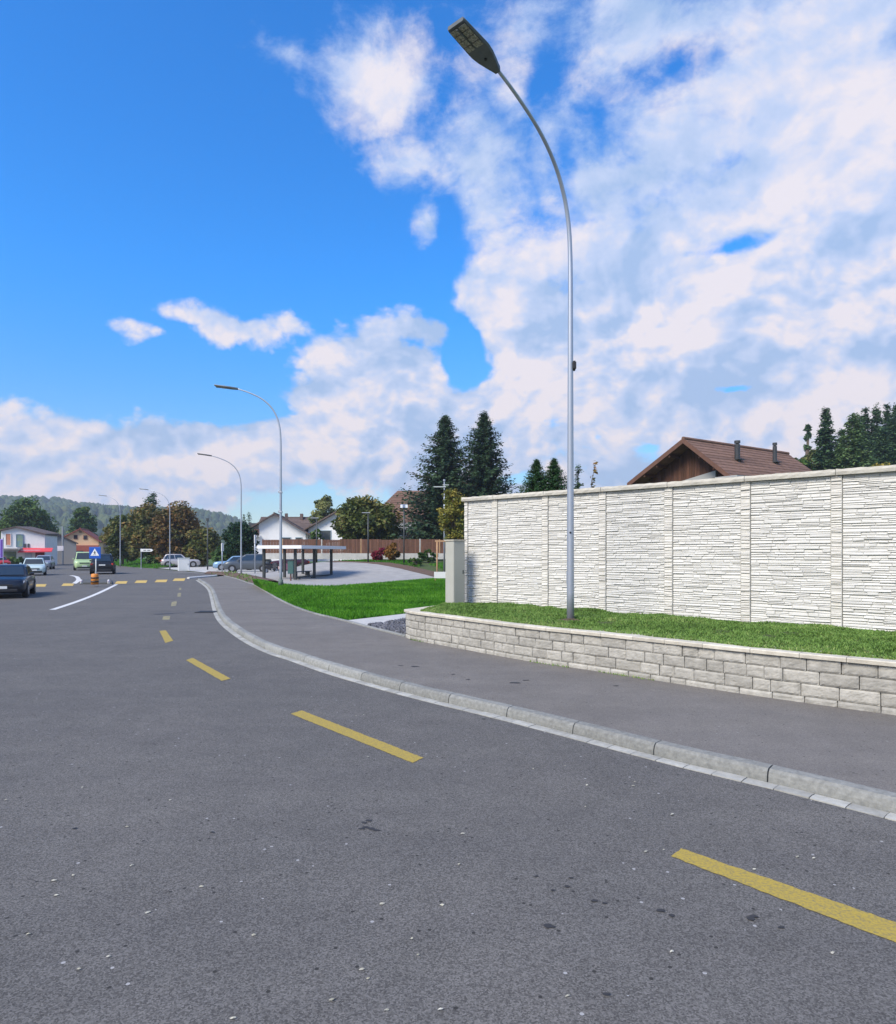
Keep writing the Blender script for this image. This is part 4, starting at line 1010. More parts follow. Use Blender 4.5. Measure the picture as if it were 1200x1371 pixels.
b.add([a0, a1, e[2], e[3]], [(0, 1, 2, 3)]); b.add([a1, e[1], e[2]], [(0, 1, 2)]); b.add(e, [(3, 2, 1, 0)])
o = b.build('roof', rooftile, t)
b = MB(); b.box((2.6, -1.0, H - 1.9), (.8, .5, .5)); b.build('skylight', glass, o)
window(t, 1.2, 1.2, (1.0, -3.53, H - 6.2)); window(t, 1.2, 1.2, (5.0, -3.53, H - 6.2))
b = MB(); b.box((1.5, -4.2, H - 5.9), (4, 1.2, .12)); b.box((1.5, -4.76, H - 5.4), (4, .06, .8)); b.build('balcony', mat('grey_balcony', (.3, .3, .3), .8), t)

# white shop building on the left
Zs = 98.0; s_ = Zs / 900
t = thing('shop_building', 'white two storey shop building with a red awning at the left', 'building', ((40 - 600) * s_, Zs, 0), R(20)); t.scale = (.873, 1, 1)
b = MB(); wv = 38 * s_
pts = [(-wv, 0, -.1), (20 * s_, 0, -.1), (20 * s_, 0, (757 - 715) * s_ - .05), (-18 * s_, 0, (757 - 706) * s_), (-wv, 0, (757 - 711) * s_)]
b.prism(pts, (0, 0, 0), (0, 9, 0)); b.build('wall', plaster, t)
b = MB()
for (x0, z0, x1, z1) in ((-40, 709.5, -18, 704.5), (-18, 704.5, 22, 714)):
    b.add([(x0 * s_, -.4, (757 - z0) * s_), (x1 * s_, -.4, (757 - z1) * s_), (x1 * s_, 9.4, (757 - z1) * s_ + .3), (x0 * s_, 9.4, (757 - z0) * s_ + .3), (x0 * s_, -.4, (757 - z0) * s_ - .16), (x1 * s_, -.4, (757 - z1) * s_ - .16), (x1 * s_, 9.4, (757 - z1) * s_ - .16), (x0 * s_, 9.4, (757 - z0) * s_ - .16)],
          [(0, 1, 2, 3), (7, 6, 5, 4), (0, 4, 5, 1), (1, 5, 6, 2), (2, 6, 7, 3), (3, 7, 4, 0)])
rfo = b.build('roof', roofgrey, t)
b = MB(); b.box((13.5 * s_, -.03, (757 - 745) * s_), (12 * s_, .1, 22 * s_)); b.build('shop_front', mat('dark_red_interior', (.17, .02, .02), .7, (.25, .03, .03), 1), t)
b = MB(); b.add([(-13 * s_, -1.3, (757 - 738.3) * s_), (32 * s_, -1.3, (757 - 737.5) * s_), (31 * s_, .1, (757 - 733) * s_), (-9 * s_, -.01, (757 - 733) * s_), (-13 * s_, -1.3, (757 - 739.5) * s_), (32 * s_, -1.3, (757 - 738.7) * s_)], [(0, 1, 2, 3), (4, 5, 1, 0), (3, 2, 5, 4)])
aw = b.build('awning', redcloth, t)
b = MB(); b.box((3 * s_, -1.1, (757 - 737.2) * s_ + .1), (26 * s_, .03, .14)); b.build('lettering_band', mat('pale_pink_lettering', (.7, .35, .42), .8), aw)
for (x0, x1, y0, y1, mm, fr) in ((-32, -24.5, 714, 730, mat('orange_blind', (.55, .15, .06), .8, (.5, .28, .2), 1), plaster), (-18, -8.5, 715, 732, mat('yellow_green_glass', (.30, .36, .12), .4, (.10, .22, .32), 1.5), mat('blue_frame', (.10, .19, .30), .6))):
    window(t, (x1 - x0) * s_, (y1 - y0) * s_, ((x0 + x1) / 2 * s_, -.06, (757 - (y0 + y1) / 2) * s_), 0, fr, mm)
for x0, x1 in ((-8, -5), (-3, -.5)):
    b = MB(); b.box(((x0 + x1) / 2 * s_, -.05, (757 - 730) * s_), ((x1 - x0) * s_, .08, .55)); b.build('vent_window', glass, t)
b = MB(); b.box((-27 * s_, -.03, (757 - 744) * s_), (18 * s_, .06, 12 * s_)); b.build('shop_window', mat('green_shop_glass', (.05, .10, .10), .15, (.16, .20, .08), 1), t)
b = MB(); b.box((-2 * s_, -.06, (757 - 746) * s_), (9 * s_, .1, 13 * s_)); b.build('garage_door', mat('pale_blue_door', (.45, .5, .58), .6), t)
b = MB(); b.box((-24 * s_, -.9, (757 - 734.5) * s_), (30 * s_, 1.8, .16)); b.build('balcony_slab', mat('grey_slab', (.3, .28, .27), .8), t)

bn = thing('banner_flag', 'purple and lilac advertising banner at the left picture edge', 'banner', ((1 - 600) / 900 * 80, 80, 0))
b = MB(); b.tube([(.3, 0, 0), (.3, 0, 3.7)], .05, 8); b.build('pole', galv, bn)
b = MB(); b.box((-.16, 0, 2.4), (.9, .03, 2.2)); cl = b.build('cloth', mat('lilac_cloth', (.38, .30, .75), .8), bn)
b = MB(); b.box((.12, -.02, 2.4), (.3, .02, 2.1)); b.build('stripe', mat('purple_cloth', (.09, .04, .28), .8), cl)
# peach house
t, o = gable_house('peach_house', 'peach gabled house with a red brown ground floor and red roof', W(107, 707.5, 122), 2.6, 3.35, 1.45, 2.37, 10, .36, 0, plaster_or, roofred, over=.5, eave=.35)
hz_ = W(107, 707.5, 122)[2]
window(t, .6, .75, (-.75, .47, hz_ - 1.55), 0, mat('brown_shutter', (.16, .05, .04), .7)); window(t, .6, .75, (.8, .47, hz_ - 1.6), 0, mat('brown_shutter', (.16, .05, .04), .7))
b = MB(); b.box((0, .48, hz_ - .62), (.5, .06, .2)); b.build('attic_vent', wood_dark, t)
b = MB(); b.box((.9, .2, 1.65), (4.3, .6, 3.2)); b.build('ground_floor', brickred, t)
b = MB(); b.box((.0, -.12, 1.5), (1.1, .04, 1.5)); b.build('shop_window', glass, t)
t, o = gable_house('low_annex', 'low building with a dark lean roof left of the peach house', W(80, 716, 112), 2.0, 2.7, .9, 1.37, 5, .5, 0, mat('grey_annex', (.30, .29, .28), .9), roofgrey, over=.3, eave=.3)
t, o = gable_house('pale_pink_house', 'pale pink house half hidden right of the peach house', W(141, 724, 130), 1.7, 1.9, 1.0, 1.1, 8, .4, 0, plaster_pk, roofgrey, over=.3, eave=.3)
window(t, .8, .9, (.4, .27, 1.9), 0, plaster)

# ------------------------------------------------------------------ shelter
A0 = Vector((-10.5, 46.2, 0)); ex = Vector((1.5, 5.6, 0)).normalized(); sa = math.atan2(ex.y, ex.x)
sh = thing('shelter', 'flat roofed open shelter with white roof edge and dark steel posts on the court', 'shelter', (A0.x, A0.y, .04), sa)
hp = 2.13
for x in (0, 2.9, 5.8):
    for y in (0, 2.4):
        b = MB(); b.box((x, y, hp / 2), (.17, .17, hp)); b.build('post', darkmetal, sh, bevel=.01)
b = MB(); b.box((3.05, .875, hp + .09), (7.3, 3.25, .14)); b.build('roof', mat('shelter_soffit', (.07, .075, .078), .7), sh)
b = MB()
for (cx, cy, dx, dy) in ((3.05, -.78, 7.42, .06), (3.05, 2.53, 7.42, .06), (-.63, .875, .06, 3.24), (6.73, .875, .06, 3.24)): b.box((cx, cy, hp + .12), (dx, dy, .23))
b.build('roof_edge', mat('white_roof_edge', (.74, .75, .76), .5), sh)
b = MB(); b.box((3.05, .875, hp + .175), (7.28, 3.2, .03)); b.build('roof_sheet', mat('pale_roof_sheet', (.45, .46, .47), .6), sh)
b = MB(); b.box((2.9, 0.0, .16), (5.62, .1, .1)); 
for x in (.6, 2.9, 5.2): b.box((x, .1, .06), (.12, .3, .12))
b.build('base_rail', darkmetal, sh)
b = MB(); b.box((3.8, 1.5, .45), (2.6, .42, .06)); bn_ = b.build('bench', darkmetal, sh, bevel=.01)
for x in (2.8, 4.8):
    b = MB(); b.box((x, 1.5, .21), (.08, .36, .42)); b.build('leg', darkmetal, bn_)
lb = thing('litter_bin', 'slim dark teal litter bin on a post in front of the shelter', 'litter bin', G(389.5, 778, .02))
b = MB(); b.tube([(0, 0, 0), (0, 0, .5)], .05, 8); b.build('post', mat('rust_brown_post', (.12, .05, .04), .7), lb)
b = MB(); b.box((0, 0, .92), (.36, .3, .86)); bo = b.build('bin', mat('teal_bin', (.05, .12, .11), .55), lb, bevel=.02)
b = MB(); b.box((0, -.02, 1.38), (.40, .34, .05)); b.build('lid', darkmetal, bo, bevel=.01)
def scooter(loc, rz, colr, label):
    t = thing('motor_scooter', label, 'scooter', loc, rz, 'scooters parked under the shelter')
    for x in (-.62, .62):
        b = MB(); k = 18; b.tube([(x + .24 * math.cos(a), 0, .27 + .24 * math.sin(a)) for a in [2 * math.pi * i / k for i in range(k + 1)]], .055, 8, cap=False); w = b.build('wheel', rubber, t, smooth=True)
        b = MB(); b.tube([(x, -.05, .27), (x, .05, .27)], .17, 14); b.build('rim', galv, w)
    b = MB(); b.add([(-.85, -.14, .5), (-.85, .14, .5), (-.75, -.17, .78), (-.75, .17, .78), (-.05, -.17, .74), (-.05, .17, .74), (-.1, -.14, .3), (-.1, .14, .3)], [(0, 1, 3, 2), (2, 3, 5, 4), (4, 5, 7, 6), (6, 7, 1, 0), (0, 2, 4, 6), (1, 7, 5, 3)])
    b.add([(-.1, -.15, .25), (.4, -.15, .25), (.4, .15, .25), (-.1, .15, .25), (-.1, -.15, .33), (.4, -.15, .33), (.4, .15, .33), (-.1, .15, .33)], [(0, 3, 2, 1), (4, 5, 6, 7), (0, 1, 5, 4), (1, 2, 6, 5), (2, 3, 7, 6), (3, 0, 4, 7)])
    b.add([(.36, -.2, .28), (.36, .2, .28), (.5, -.17, .95), (.5, .17, .95), (.44, -.2, .28), (.44, .2, .28), (.58, -.17, .95), (.58, .17, .95)], [(0, 2, 3, 1), (4, 5, 7, 6), (0, 1, 5, 4), (2, 6, 7, 3), (0, 4, 6, 2), (1, 3, 7, 5)])
    b.build('body', colr, t, bevel=.03)
    b = MB(); b.box((-.42, 0, .84), (.75, .28, .12)); b.build('seat', black, t, bevel=.04)
    b = MB(); b.tube([(.46, -.34, 1.05), (.52, -.1, 1.0), (.52, .1, 1.0), (.46, .34, 1.05)], .022, 8); b.tube([(.62, 0, .3), (.52, 0, 1.0)], .035, 8); b.build('handlebar', black, t)
    b = MB(); b.tube([(.58, 0, .86), (.64, 0, .86)], .08, 12); b.build('headlight', whitesheet, t)
    return t
scooter(G(363, 767.5, .04), R(60), mat('scooter_black', (.03, .03, .035), .3, coat=.5), 'black scooter parked at the far side of the shelter')
scooter(G(381, 770, .04), R(75), mat('scooter_maroon', (.10, .02, .05), .3, coat=.5), 'maroon scooter parked at the shelter close to the second lamp pole')

# ------------------------------------------------------------------ slim lamps, posts, signs
def park_lamp(px, pyb, pyt, Z, zb, label, head='flat'):
    X = (px - 600) / 900 * Z; zt = CAMH + (740 - pyt) / 900 * Z - zb
    t = thing('path_lamp', label, 'path lamp', (X, Z, zb), 0, 'slim dark lamps round the court')
    b = MB(); b.tube([(0, 0, -.1), (0, 0, zt)], [.075, .055], 10); b.build('pole', darkmetal, t, smooth=True)
    if head == 'flat':
        b = MB(); b.box((-.18, 0, zt + .03), (.75, .22, .07)); b.build('lamp_head', mat('lamp_head_grey', (.30, .33, .36), .4), t, bevel=.02)
    elif head == 'cube':
        b = MB(); b.box((.02, 0, zt + .02), (.62, .3, .3)); h = b.build('lamp_head', mat('lamp_blue_grey', (.2, .25, .36), .4), t, bevel=.03)
        for dx in (-.2, .24):
            b = MB(); b.box((dx, -.16, zt), (.2, .03, .26)); b.build('lens', mat('pale_lens', (.72, .76, .8), .3), h)
    else:
        b = MB(); b.box((-.02, 0, zt + .1), (.22, .22, .34)); b.build('lamp_head', darkmetal, t, bevel=.03)
    return t
park_lamp(493, 745, 687, 61, lotz(-7.2, 61), 'slim dark lamp between the maple and the crimson shrub')
park_lamp(541, 745, 678, 59, lotz(-3.9, 59), 'slim dark lamp with a pale twin head before the brown hipped roof', 'cube')
park_lamp(278, 763, 697, 73, .03, 'plain slim dark lamp post near the white cabinet and silver car', 'post')
park_lamp(424, 745, 694, 64, lotz(-12.5, 64), 'thin grey lamp in front of the second white house')
t = thing('antenna_mast', 'slim mast with two cross arms in front of the big spruces', 'mast', ((595 - 600) / 900 * 52, 52, lotz(-.3, 52)))
zt = CAMH + (740 - 644) / 900 * 52 - lotz(-.3, 52)
b = MB(); b.tube([(0, 0, 0), (0, 0, zt)], [.07, .045], 8); b.build('pole', galv, t, smooth=True)
b = MB(); b.box((-.35, 0, zt - .45), (.95, .16, .07)); b.box((.12, 0, zt - .30), (.5, .1, .05)); b.build('cross_arm', mat('pale_arm', (.45, .5, .5), .5), t)
b = MB(); b.tube([(0, 0, zt), (0, 0, zt + .12)], .09, 10); b.build('top_cap', galv, t)
# support frame of the young tree
t = thing('support_frame', 'pale timber support frame round the young yellow tree', 'tree support', ((594 - 600) / 900 * 44, 44, .04))
zt = CAMH + (740 - 725) / 900 * 44 - .04
for x in (-.42, .9):
    b = MB(); b.tube([(x, 0, -.1), (x, 0, zt)], .05, 8); b.build('stake', wood_pale, t, smooth=True)
b = MB(); b.box((.24, .0, zt + .03), (1.6, .08, .1)); b.build('cross_bar', wood_pale, t)
t = thing('small_sign', 'small white sign board on a short peg beside the grey cabinet', 'sign', G(591, 779.5, .42)); q = t.location
b = MB(); b.tube([(-.3, 0, -.1), (-.3, 0, .25)], .02, 6); b.tube([(.3, 0, -.1), (.3, 0, .25)], .02, 6); b.build('peg', wood_pale, t)
b = MB(); b.box((.0, -.03, .36), (.72, .03, .32)); b.build('board', whitesheet, t, bevel=.005)
# two white sign posts seen edge-on
for px, yb, yt, Z, lb in ((297.5, 766, 727, 64, 'short white post in the mulch strip left of the third lamp'), (341.5, 768, 716, 60, 'taller white post with an edge-on sign in front of the dark van')):
    zb = .25; t = thing('sign_post', lb, 'sign post', ((px - 600) / 900 * Z, Z, zb)); zt = CAMH + (740 - yt) / 900 * Z - zb
    b = MB(); b.tube([(0, 0, -.2), (0, 0, zt)], .055, 10); b.build('pole', galv, t, smooth=True)
    b = MB(); b.box((.0, .1, zt - .4), (.07, .55, .75)); b.build('sign_plate', whitesheet, t)
# utility box
t = thing('utility_box', 'white utility box by the road in front of the silver car', 'utility box', ((246 - 600) / 900 * 70, 70, .0), R(25))
b = MB(); b.box((0, 0, .66), (1.1, .75, 1.28)); h = b.build('housing', whitesheet, t, bevel=.02)
b = MB(); b.box((0, 0, 1.33), (1.18, .83, .06)); b.build('lid', mat('pale_green_white', (.62, .68, .66), .6), t)
b = MB(); b.box((0, -.382, .66), (.98, .012, 1.1)); d = b.build('door', whitesheet, t); b = MB(); b.box((.4, -.395, .7), (.04, .02, .16)); b.build('handle', darkmetal, d)
b = MB(); b.box((0, 0, -.0), (1.14, .79, .06)); b.build('plinth', concrete, t)
# direction sign
t = thing('direction_sign', 'white arrow shaped direction sign on a post before the dark hedge', 'sign', ((189 - 600) / 900 * 78, 78, -.02))
zt = CAMH + (740 - 736.5) / 900 * 78
b = MB(); b.tube([(0, 0, 0), (0, 0, zt + .2)], .05, 8); b.build('post', galv, t)
b = MB(); b.prism([(-.05, -.06, zt - .16), (1.2, -.06, zt - .16), (1.42, -.06, zt), (1.2, -.06, zt + .16), (-.05, -.06, zt + .16)], (0, 0, 0), (0, .04, 0)); pl = b.build('sign_plate', whitesheet, t)
b = MB(); b.box((.45, -.07, zt), (.3, .012, .09)); b.box((.92, -.07, zt), (.36, .012, .09)); b.build('lettering', mat('dark_lettering', (.08, .10, .12), .7), pl)

# refuge island with bollard and crossing sign
isl = struct((lambda b: (b.prism([G(p[0], p[1], 0)[:2] + (-.02,) for p in ((107, 782.6), (150, 782.3), (148, 777.6), (112, 777.3))], (0, 0, 0), (0, 0, .14)), b.build('refuge_island', mat('island_asphalt', (.075, .078, .075), .9, (.1, .1, .098), 3), bevel=.02))[1])(MB()))
t = thing('traffic_bollard', 'orange and black ringed bollard on the refuge island', 'bollard', G(127, 782.6, .12))
zz = t.location.y / 900
b = MB(); b.tube([(0, 0, 0), (0, 0, .56), (0, 0, .60)], [.2, .19, .15], 18); b.build('body', mat('orange_plastic', (.62, .22, .03), .5), t, smooth=True)
for z in (.12, .33):
    b = MB(); b.tube([(0, 0, z), (0, 0, z + .085)], .203, 18); b.build('ring', black, t, smooth=True)
t = thing('crossing_sign', 'blue square pedestrian crossing sign with white triangle on a white pole', 'road sign', G(128.5, 781.6, .12)); Zb = t.location.y
zt = CAMH + (740 - 740) / 900 * Zb - .12
b = MB(); b.tube([(0, 0, 0), (0, 0, zt + .25)], .032, 10); b.build('pole', mat('white_pole', (.62, .66, .66), .4), t, smooth=True)
b = MB(); b.box((-.03, -.05, zt), (.66, .03, .66)); pl = b.build('sign_plate', mat('sign_blue', (.012, .085, .42), .4), t, bevel=.008)
b = MB(); b.prism([(-.03 - .25, -.068, zt - .17), (-.03 + .25, -.068, zt - .17), (-.03, -.068, zt + .24)], (0, 0, 0), (0, -.004, 0)); tr = b.build('triangle', whitesheet, pl)
b = MB(); u = -.03; f = lambda pts: b.prism([(u + x, -.0745, zt + z) for x, z in pts], (0, 0, 0), (0, -.003, 0))
f([(-.02, .10), (.02, .10), (.025, .065), (0, .05), (-.025, .065)]); f([(-.03, .045), (.03, .045), (.025, -.04), (-.025, -.04)]); f([(-.025, -.043), (.0, -.043), (-.05, -.13), (-.075, -.13)]); f([(.002, -.043), (.025, -.043), (.075, -.13), (.05, -.13)]); f([(.033, .04), (.075, -.01), (.062, -.02), (.033, .01)]); f([(-.033, .04), (-.075, -.005), (-.062, -.018), (-.033, .01)])
b.build('walking_figure', black, tr)
for px, lb in ((109, 'small white marker post at the left end of the refuge island'), (145.5, 'small white marker post at the right end of the refuge island')):
    t = thing('marker_post', lb, 'marker post', G(px, 781.6, .11), 0, 'marker posts on the refuge island')
    b = MB(); b.tube([(0, 0, 0), (0, 0, .2), (0, 0, .24)], [.07, .06, .03], 10); b.build('post', whitesheet, t, smooth=True)
    b = MB(); b.tube([(0, 0, .13), (0, 0, .18)], .068, 10); b.build('reflector', mat('reflector_lilac', (.45, .35, .5), .3), t)
t = thing('street_sign', 'small grey sign post by the shop entrance right of the red awning', 'sign', ((84 - 600) / 900 * 110, 110, 0))
b = MB(); b.tube([(0, 0, 0), (0, 0, 6.2)], .14, 8); b.build('post', mat('grey_pole', (.25, .27, .3), .6), t)
b = MB(); b.box((-.3, -.2, 2.6), (1.1, .12, .8)); b.build('sign_plate', mat('lilac_white_plate', (.6, .58, .66), .6), t)

# ------------------------------------------------------------------ vehicles
def car(label, loc, heading, paint, L=4.4, Wd=1.78, H=1.46, hood=.86, belt=.94, wb=1.0, xf0=.95, xf1=.30, xr1=-1.35, xr0=-1.95, name='car', cat='car', tail=None, wr=.32, estate=False, lights=True, group=None, rails=False):
    """Local x is forward. Lower body lofted through stations, cabin on top, glazing and lights as parts."""
    t = thing(name, label, cat, loc, heading, group); hw = Wd / 2; l2 = L / 2; zb = .22
    tail = tail if tail is not None else belt
    st = [(l2, .40, hood - .26, .70), (l2 - .06, .30, hood - .16, .82), (l2 - .22, .22, hood - .06, .92), (l2 - .55, zb, hood, .985), (xf0 + .1, zb, belt - .03, 1.0), (0, zb, belt, 1.0), (xr0 + .2, zb, belt + .02, 1.0), (-l2 + .45, zb, tail, .985), (-l2 + .14, .26, tail - .02, .94), (-l2 + .03, .34, tail - .10, .87), (-l2, .44, tail - .24, .80)]
    b = MB(); vs = []
    for (x, z0, z1, w) in st:
        h = z1 - z0; W_ = hw * w
        half = [(0, z0), (W_ * .86, z0), (W_ * .965, z0 + h * .10), (W_, z0 + h * .34), (W_ * .985, z0 + h * .68), (W_ * .955, z0 + h * .86), (W_ * .88, z1 - .012), (W_ * .6, z1 + .012), (0, z1 + .022)]
        ring = half + [(-y, z) for y, z in reversed(half[1:-1])]
        vs += [(x, y, z) for y, z in ring]
    m_ = 16; fs = [(i * m_ + k, i * m_ + (k + 1) % m_, (i + 1) * m_ + (k + 1) % m_, (i + 1) * m_ + k) for i in range(len(st) - 1) for k in range(m_)] + [tuple(range(m_)), tuple(reversed(range((len(st) - 1) * m_, len(st) * m_)))]
    b.add(vs, fs)
    # cabin
    wbt, wtp = hw * .93, hw * .74; zr = H
    xm = (xf1 + xr1) / 2
    rings = [(0.0, xf0, xr0, wbt), (.55, xf0 + (xf1 - xf0) * .55, xr0 + (xr1 - xr0) * .55, wbt + (wtp - wbt) * .5), (.93, xf0 + (xf1 - xf0) * .95, xr0 + (xr1 - xr0) * .95, wbt + (wtp - wbt) * .93), (1.0, xf1 - .10, xr1 + .08, wtp * .93)]
    vs = []
    for (f, xa, xb, w) in rings:
        z = belt - .04 + (zr - belt + .04) * f; xc = (xa + xb) / 2
        vs += [(xa, w * .90, z), (xa - .02, w * .96, z), (xc, w, z + (.02 if f == 1 else 0)), (xb + .02, w * .96, z), (xb, w * .88, z), (xb, -w * .88, z), (xb + .02, -w * .96, z), (xc, -w, z + (.02 if f == 1 else 0)), (xa - .02, -w * .96, z), (xa, -w * .90, z)]
    m_ = 10; fs = [(i * m_ + k, i * m_ + (k + 1) % m_, (i + 1) * m_ + (k + 1) % m_, (i + 1) * m_ + k) for i in range(3) for k in range(m_)]
    n3 = 3 * m_; fs += [(n3 + 0, n3 + 1, n3 + 8, n3 + 9), (n3 + 1, n3 + 2, n3 + 7, n3 + 8), (n3 + 2, n3 + 3, n3 + 6, n3 + 7), (n3 + 3, n3 + 4, n3 + 5, n3 + 6)]
    b.add(vs, fs)
    body = b.build('body', paint, t, smooth=True)
    body.data.set_sharp_from_angle(angle=R(48))
    def lerp3(a, c, f): return tuple(a[i] + (c[i] - a[i]) * f for i in range(3))
    def facequad(c00, c10, c11, c01, u0, u1, v0, v1, out, nm, m=glass, parent=t):
        def P(u, v): return Vector(lerp3(lerp3(c00, c10, u), lerp3(c01, c11, u), v))
        q = [P(u0, v0), P(u1, v0), P(u1, v1), P(u0, v1)]; nn = (q[1] - q[0]).cross(q[3] - q[0]).normalized()
        if nn.dot(Vector(out)) < 0: nn = -nn
        bb = MB(); bb.prism([p + nn * .022 for p in q], (0, 0, 0), tuple(-nn * .03)); return bb.build(nm, m, parent)
    z0, z1 = belt + .0, zr - .06
    fA, fB = .04 / (zr - belt + .04), (z1 - belt + .04) / (zr - belt + .04)
    X = lambda a, c, f: a + (c - a) * f
    Wf = lambda f: wbt + (wtp - wbt) * f
    fr = [(X(xf0, xf1, fA), Wf(fA) * .92, z0), (X(xf0, xf1, fA), -Wf(fA) * .92, z0), (X(xf0, xf1, fB), -Wf(fB) * .92, z1), (X(xf0, xf1, fB), Wf(fB) * .92, z1)]
    facequad(*fr, .03, .97, .05, .94, (1, 0, 0), 'windscreen')
    rr_ = [(X(xr0, xr1, fA), Wf(fA) * .90, z0), (X(xr0, xr1, fA), -Wf(fA) * .90, z0), (X(xr0, xr1, fB), -Wf(fB) * .90, z1), (X(xr0, xr1, fB), Wf(fB) * .90, z1)]
    facequad(*rr_, .06, .94, .10, .92, (-1, 0, 0), 'rear_window')
    for sy in (1, -1):
        c = [(X(xf0, xf1, fA) - .03, sy * (Wf(fA) * .985), z0), (X(xr0, xr1, fA) + .03, sy * (Wf(fA) * .985), z0), (X(xr0, xr1, fB) + .06, sy * Wf(fB) * .985, z1), (X(xf0, xf1, fB) - .06, sy * Wf(fB) * .985, z1)]
        for (u0, u1) in ((.07, .47), (.50, .80), (.825, .95)): facequad(*c, u0, u1, .06, .93, (0, sy, 0), 'side_window')
    if lights:
        for sy in (1, -1):
            b = MB(); b.add([(l2 - .02, sy * hw * .50, hood - .27), (l2 - .20, sy * hw * .90, hood - .20), (l2 - .26, sy * hw * .915, hood - .11), (l2 - .04, sy * hw * .50, hood - .20), (l2 - .16, sy * hw * .5, hood - .27), (l2 - .34, sy * hw * .85, hood - .20), (l2 - .36, sy * hw * .85, hood - .11), (l2 - .2, sy * hw * .5, hood - .20)],
                            [(0, 1, 2, 3), (7, 6, 5, 4), (0, 4, 5, 1), (1, 5, 6, 2), (2, 6, 7, 3), (3, 7, 4, 0)]); b.build('headlight', mat('headlight_lens', (.78, .80, .84), .15, coat=1), t)
            b = MB(); b.box((-l2 + .09, sy * hw * .78, tail - .2), (.16, hw * .26, .15), rz=sy * .35); b.build('tail_light', mat('tail_lens', (.42, .02, .02), .2, coat=1), t)
        b = MB(); b.box((l2 - .055, 0, hood - .30), (.12, hw * 1.0, .13)); b.build('grille', black, t, bevel=.02)
        b = MB(); b.box((l2 - .05, 0, .34), (.14, hw * 1.36, .13)); b.build('front_bumper', black, t, bevel=.03)
        b = MB(); b.box((l2 + .02, 0, .47), (.02, .50, .11)); b.build('number_plate', whitesheet, t)
        b = MB(); b.box((-l2 + .06, 0, .36), (.16, hw * 1.5, .16)); b.build('rear_bumper', black, t, bevel=.03)
        b = MB(); b.box((-l2 - .0, 0, tail - .28), (.03, .50, .11)); b.build('number_plate', whitesheet, t)
    for sx in (l2 - .86, -l2 + .86):
        for sy in (1, -1):
            b = MB(); k = 20; ar = MB()
            ar.tube([(sx, sy * (hw - .08), wr), (sx, sy * (hw + .006), wr)], wr + .06, 22); ar.build('wheel_arch', black, t, smooth=False)
            b.tube([(sx, sy * (hw - .2), wr), (sx, sy * (hw - .01), wr), (sx, sy * (hw + .012), wr)], [wr, wr, wr - .03], 24); w = b.build('wheel', rubber, t)
            b = MB(); b.tube([(sx, sy * (hw + .005), wr), (sx, sy * (hw + .02), wr)], wr * .64, 20)
            for q in range(5):
                a = 2 * math.pi * q / 5; b.box((sx + math.cos(a) * wr * .34, sy * (hw + .024), wr + math.sin(a) * wr * .34), (.05, .012, .05))
            b.build('rim', mat('alloy_rim', (.35, .36, .38), .35, metal=.7), w)
    for sy in (1, -1):
        b = MB(); b.box((xf0 - .32, sy * (hw + .07), belt + .07), (.13, .17, .12)); b.build('mirror', paint, t, bevel=.03)
    if rails:
        for sy in (1, -1):
            b = MB(); b.tube([(xf1 - .2, sy * wtp * .84, zr + .01), (xf1 - .3, sy * wtp * .84, zr + .05), (xr1 + .3, sy * wtp * .84, zr + .05), (xr1 + .2, sy * wtp * .84, zr + .01)], .02, 6); b.build('roof_rail', galv, t)
    return t
def paint(name, c, met=.35): return mat(name, c, .36, metal=met, coat=.45)
def hd(dx, dy): return math.atan2(dy, dx)
P0 = G(21, 800)
car('dark blue-grey saloon driving towards the viewer, cut by the left picture edge', (-19.4, 29.6, 0), hd(.45, -.89), paint('dark_blue_paint', (.013, .017, .028)), L=4.7, Wd=1.82, H=1.37, hood=.84, belt=.91, xf0=1.05, xf1=.25, xr1=-1.2, xr0=-2.0)
car('pale mint white small car following behind the dark saloon', (-35.1, 57.0, 0), hd(.50, -.86), paint('pale_mint_paint', (.50, .62, .62), .1), L=4.1, Wd=1.76, H=1.44, hood=.86, belt=.93)
car('silver grey car coming behind the pale mint one', (-46.7, 77.7, 0), hd(.4, -.9), paint('silver_lilac_paint', (.33, .34, .40)), L=4.3, Wd=1.8, H=1.58, hood=.95, belt=1.02)
car('light green van facing the crossing beside the blue sign', (-40.1, 74.0, 0), hd(.50, -.86), paint('pale_green_paint', (.38, .52, .27), .05), L=4.8, Wd=1.95, H=1.98, hood=1.08, belt=1.16, xf0=1.35, xf1=.75, xr1=-2.2, xr0=-2.32, name='van', cat='van', wr=.34)
car('black estate seen from behind, driving away past the crossing sign', (-31.3, 61.0, 0), hd(-.42, .90), paint('black_paint', (.012, .014, .018)), L=4.7, Wd=1.95, H=1.76, hood=1.02, belt=1.10, xf0=.85, xf1=.3, xr1=-1.95, xr0=-2.22, wr=.36, rails=True)
car('silver beige crossover parked side-on under the autumn trees', (-34.4, 86.5, .04), hd(.93, .36), paint('silver_beige_paint', (.44, .42, .42)), L=4.7, Wd=1.86, H=1.68, hood=1.0, belt=1.04, xf0=.8, xf1=.1, xr1=-1.75, xr0=-2.15, wr=.37)
car('dark grey people carrier parked with its bonnet to the left by the third lamp', (-19.6, 66.0, .05), hd(-.98, -.20), paint('dark_grey_paint', (.085, .10, .115)), L=4.6, Wd=1.85, H=1.72, hood=1.0, belt=1.06, xf0=1.2, xf1=.2, xr1=-2.0, xr0=-2.2)
car('light blue saloon parked just behind the dark people carrier', (-22.6, 71.5, .05), hd(-.96, -.28), paint('light_blue_paint', (.22, .36, .52)), L=4.5, Wd=1.8, H=1.5, hood=.92, belt=.98)
